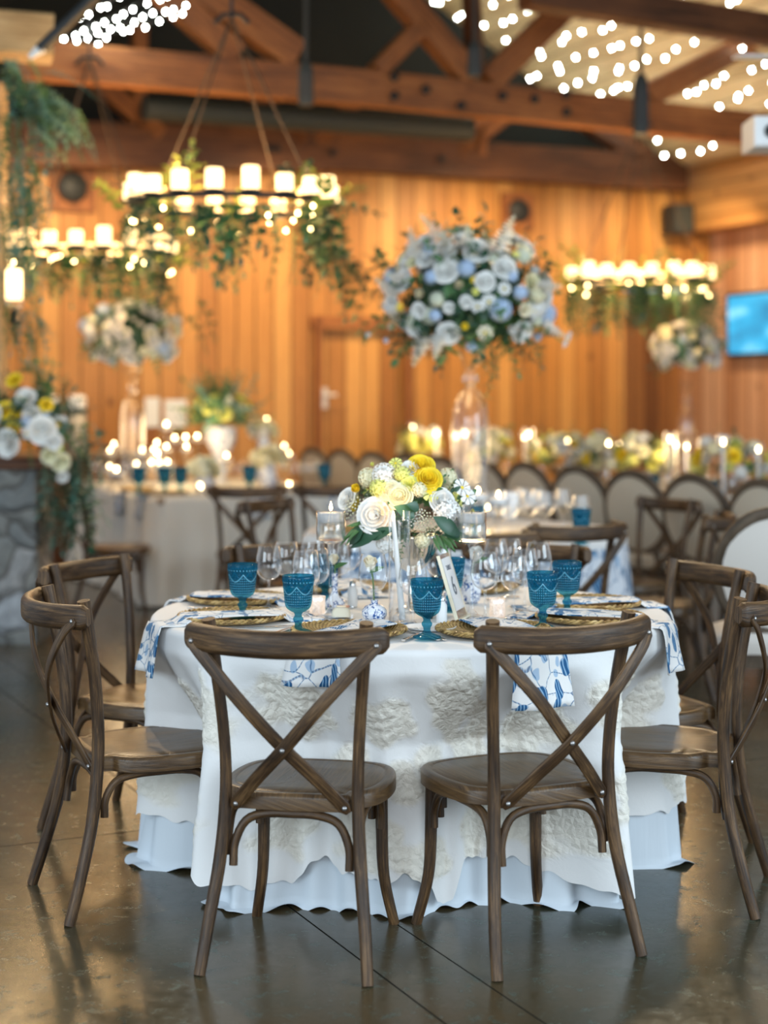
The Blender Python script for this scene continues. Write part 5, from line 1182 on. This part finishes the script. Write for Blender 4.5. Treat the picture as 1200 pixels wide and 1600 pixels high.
# sideboard with urns and cards behind
t = thing('sideboard', 'dark sideboard against the back wall at the far left', 'sideboard', B(-4.05, .45), BE)
b = MB(); b.box((0,0,.5), (2.9,.5,.9)); b.obj('cabinet', 'timber_dark', t); b = MB(); b.box((0,0,.97), (3.0,.56,.04)); b.obj('top', 'table_wood', t)
for k, px in enumerate((78, 120)):
    p = Wp(px, 0, .55); p.z = .99; t = thing('drink_urn', ('white and black urn with a bluish front, left of the pair','white and black urn, right of the pair, on the dark sideboard')[k], 'urn', p, BE, 'urns on the sideboard')
    b = MB(); b.lathe([(0,.0),(.075,.0),(.075,.34),(0,.34)], 24); b.obj('body', 'linen', t); b = MB(); b.lathe([(.08,.34),(.082,.36),(.08,.38)], 24); b.obj('band', 'black', t)
    b = MB(); b.lathe([(.078,.38),(.078,.47),(.06,.49),(0,.49)], 24); b.obj('lid', 'white', t)
    for s in (-1,1): b = MB(); b.box((s*.085,0,.19), (.015,.03,.38)); b.obj('side_rail', 'black', t)
for k, (px, w_, h_) in enumerate(((238,.13,.26),(274,.2,.24))):
    p = Wp(px, 0, .5); p.z = 1.2; t = thing('display_card', ('narrow white card standing behind the tall vase','wider white card behind the candle row')[k], 'sign', p, BE); b = MB(); b.box((0,0,h_/2), (w_,.01,h_)); b.obj('card', 'white', t); b = MB(); b.box((0,.03,-.1), (w_*.8,.05,.22)); b.obj('stand', 'timber', t)

# ------------------------------------------------------------------ stone pillar with flowers and trailing leaves
xr = P(56, 0, 9.7).x
t = thing('stone_pillar', 'rough stone pillar with a dark wood ledge at the left edge', 'pillar', (xr-.5, 9.95, 0))
b = MB(); b.grid(lambda i, j: (-.5+i, -.25+.015*sin(i*17+j*9), 1.04*j), 20, 20, 0); b.grid(lambda i, j: (.5+.01*sin(j*21), -.25+.5*i, 1.04*j), 8, 20, 0); b.grid(lambda i, j: (-.5, .25-.5*i, 1.04*j), 1, 1); b.grid(lambda i, j: (.5-i, .25, 1.04*j), 1, 1); b.obj('masonry', 'stone', t)
b = MB(); b.sweep([(-.55,0,1.07),(.54,0,1.07)], rrect(.6,.07,.01,2), None, (0,0,1), smooth=False); b.obj('ledge', 'timber_dark', t)
def cblist(t, lst, Y):
    for kind, m_, px, py, rr in lst:
        p = P(px, py, Y+R.uniform(-.08,.08)); bloom(t, kind, m_, p, ((px-45)/90,-1,(680-py)/120), rr/F*Y)
FC = P(48, 665, 9.65); t = thing('flower_arrangement', 'white, yellow and blue flowers spilling over the stone pillar ledge', 'flowers', FC)
cblist(t, [('ranunculus','p_yellow',22,594,12),('ranunculus','p_yellow',8,641,13),('ranunculus','p_yellow',27,643,9),('ranunculus','p_yellow',20,667,10),('ranunculus','p_yellow',72,633,10),('ranunculus','p_yellow',85,665,8),('rose','p_white',40,622,15),('rose','p_white',66,672,20),('rose','p_white',12,692,20),
  ('rose','p_white',50,648,13),('rose','p_white',93,658,10),('rose','p_cream',78,712,13),('rose','p_cream',95,722,14),('hydrangea','p_blue',43,662,14),('rose','p_white',84,690,12),('daisy','p_white',42,677,9),('hydrangea','p_blue',75,645,9),('daisy','p_lemon',92,700,8),('rose','p_white',98,745,9),('rose','p_white',-10,650,16)], 9.45)
foliage(t, FC, (.28,.25,.22), 75, ('leaf_dark','leaf','leaf_dark'), .22, 51, -.6)
mb = MB(); r = random.Random(17)
for k in range(58):
    p = P(r.uniform(60,148), r.uniform(660,800), 9.6+r.uniform(-.1,.3)); d = Vector((r.uniform(-.2,.35), r.uniform(-.3,.1), -1))
    mb.app(SPR[r.randrange(4)], Matrix.Translation(p-FC) @ d.to_track_quat('Z','Y').to_matrix().to_4x4() @ Matrix.Scale(r.uniform(.18,.34),4), r.randrange(3))
mb.obj('trailing_foliage', ['leaf_dark','leaf_dark','leaf_blue'], t)
# garland at the upper left on the post and beam
GC = P(40, 180, 9.4); t = thing('garland', 'hanging eucalyptus garland around the pale post at the upper left', 'garland', GC); mb = MB(); r = random.Random(23)
def gl(x0,y0,x1,y1,n,dx,dy,jit=12,s=(.15,.28),Y=9.4):
    for k in range(n):
        q = r.random(); p = P(lerp(x0,x1,q)+r.gauss(0,jit), lerp(y0,y1,q)+r.gauss(0,jit), Y+r.uniform(-.12,.12)); d = Vector((dx+r.gauss(0,.35), r.gauss(0,.4), dy+r.gauss(0,.3)))
        mb.app(SPR[r.choice((0,1,3))], Matrix.Translation(p-GC) @ d.to_track_quat('Z','Y').to_matrix().to_4x4() @ Matrix.Scale(r.uniform(*s),4), r.randrange(2))
gl(0,100,95,180,60,.7,-.7); gl(40,170,70,190,14,.9,-.5); gl(10,160,25,330,30,.1,-1,14); gl(38,230,48,370,40,.05,-1,11); gl(0,450,45,520,24,.3,-1,10); gl(-5,250,15,450,16,0,-1,8); gl(20,560,50,590,5,.8,.1,6)
mb.obj('foliage', ['leaf_blue','leaf'], t)
t = thing('wall_sconce', 'lone glowing pillar candle in a glass cup on the pale post', 'sconce', P(22, 468, 9.05)); s_ = 9.05/F
b = MB(); b.lathe([(0,0),(13*s_,0),(13*s_,44*s_),(11*s_,47*s_),(0,46*s_)], 20); b.obj('candle', 'candle_glow', t)
b = MB(); b.lathe([(0,-.05),(.04,-.05),(.05,-.02),(.05,0.0)], 20); b.obj('cup', 'glass_solid', t); b = MB(); b.tube([(0,0,-.05),(-.02,.06,-.12),(-.03,.3,-.1)], .012); b.obj('arm', 'black', t)
point('sconce_light', t.location+Vector((.02,-.12,.1)), 5, WARM, .05)

# ------------------------------------------------------------------ chandeliers
def chandelier(label, px, py, Y, rad, n, seed, apex, fol, ex=0, drop=.85):
    c = P(px, py, Y); t = thing('chandelier', label, 'chandelier', c, 0, 'ring chandeliers'); r = random.Random(seed)
    b = MB(); ring = [Vector((rad*cos(2*pi*i/48), rad*sin(2*pi*i/48), 0)) for i in range(49)]; b.sweep(ring, rrect(.05,.028,.004,1), None, (0,0,1), caps=False); b.obj('ring', 'black', t)
    b = MB(); b.tube([(-rad,0,0),(rad,0,0)], .01); b.tube([(0,-rad,0),(0,rad,0)], .01); b.obj('cross_bar', 'black', t)
    top = Vector((0,0,apex))
    for k in range(4):
        a = pi/4+k*pi/2+.3; p0 = Vector((rad*cos(a), rad*sin(a), .01)); b = MB(); L = (top-p0).length; nn = int(L/.06)
        b.tube([p0, top], .006, 6); b.obj('chain', 'rope', t)
    b = MB(); b.tube([(-.1,0,apex-.03),(-.05,0,apex+.02),(.05,0,apex+.02),(.1,0,apex-.03)], .015); b.tube([(0,0,apex),(0,0,apex+1.2)], .010); b.obj('yoke', 'black', t)
    for k in range(n):
        a = 2*pi*k/n+.1; h_ = r.choice((.105,.12,.135)); q = MB(); q.lathe([(0,.0),(.046,.0),(.047,.004),(.047,h_-.008),(.042,h_),(.012,h_-.006),(0,h_-.006)], 18); o = q.obj('candle', 'candle_glow', t); o.location = (rad*cos(a), rad*sin(a), .02)
        q = MB(); q.lathe([(0,0),(.055,0),(.058,.012)], 18); q.obj('candle_cup', 'black', o).location = (0,0,-.006)
    mb = MB()
    for k in range(fol):
        a = r.random()*2*pi; lf = .62 if ex > 10 and cos(a) < -.3 else drop; rr = rad*r.uniform(.75,1.08); p = Vector((rr*cos(a), rr*sin(a), r.uniform(-.08,.0))); up = r.random() < .24
        d = Vector((cos(a)*.3+r.gauss(0,.35), sin(a)*.5+r.gauss(0,.4), (.7 if up else -1)))
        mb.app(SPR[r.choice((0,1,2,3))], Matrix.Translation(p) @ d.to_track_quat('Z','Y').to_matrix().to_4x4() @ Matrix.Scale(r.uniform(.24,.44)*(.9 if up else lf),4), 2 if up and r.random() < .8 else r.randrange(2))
    for k in range(ex):                          # a longer tail trailing off the right side
        q = r.random(); p = Vector((rad*(.75+.7*q), -.1+r.gauss(0,.08), -.1-.30*sin(q*2.4)+r.gauss(0,.05))); d = Vector((.6+r.gauss(0,.3), r.gauss(0,.3), -.7)); mb.app(SPR[r.choice((0,2))], Matrix.Translation(p) @ d.to_track_quat('Z','Y').to_matrix().to_4x4() @ Matrix.Scale(r.uniform(.2,.32),4), r.randrange(2))
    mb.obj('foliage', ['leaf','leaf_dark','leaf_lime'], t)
    for k in range(22):
        a = r.random()*2*pi; mk('fairy_light', WB, t, loc=(rad*1.02*cos(a), rad*1.02*sin(a), r.uniform(-.12,-.03)))
    for k in range(3):
        a = k*2.1+.5; point('chandelier_light', c+Vector((rad*.6*cos(a), rad*.6*sin(a), .22)), 16, (1,.62,.28), .12)
wbm = MB(); wbm.lathe([(0,-.012),(.010,0),(0,.012)], 8); WB = wbm.mesh('fairy_light', 'warm_bulb')
chandelier('large leafy ring chandelier nearest to us, above the left flowers', 362, 322, 9.6, .58, 18, 3, 1.1, 150, 22)
chandelier('leafy ring chandelier with glowing candles at the far left', 140, 400, 11.75, .575, 19, 4, 1.4, 130, 6, .66)
chandelier('smaller looking leafy ring chandelier at the far right', 1000, 443, 13.8, .57, 19, 5, 1.35, 150, 0, .8)
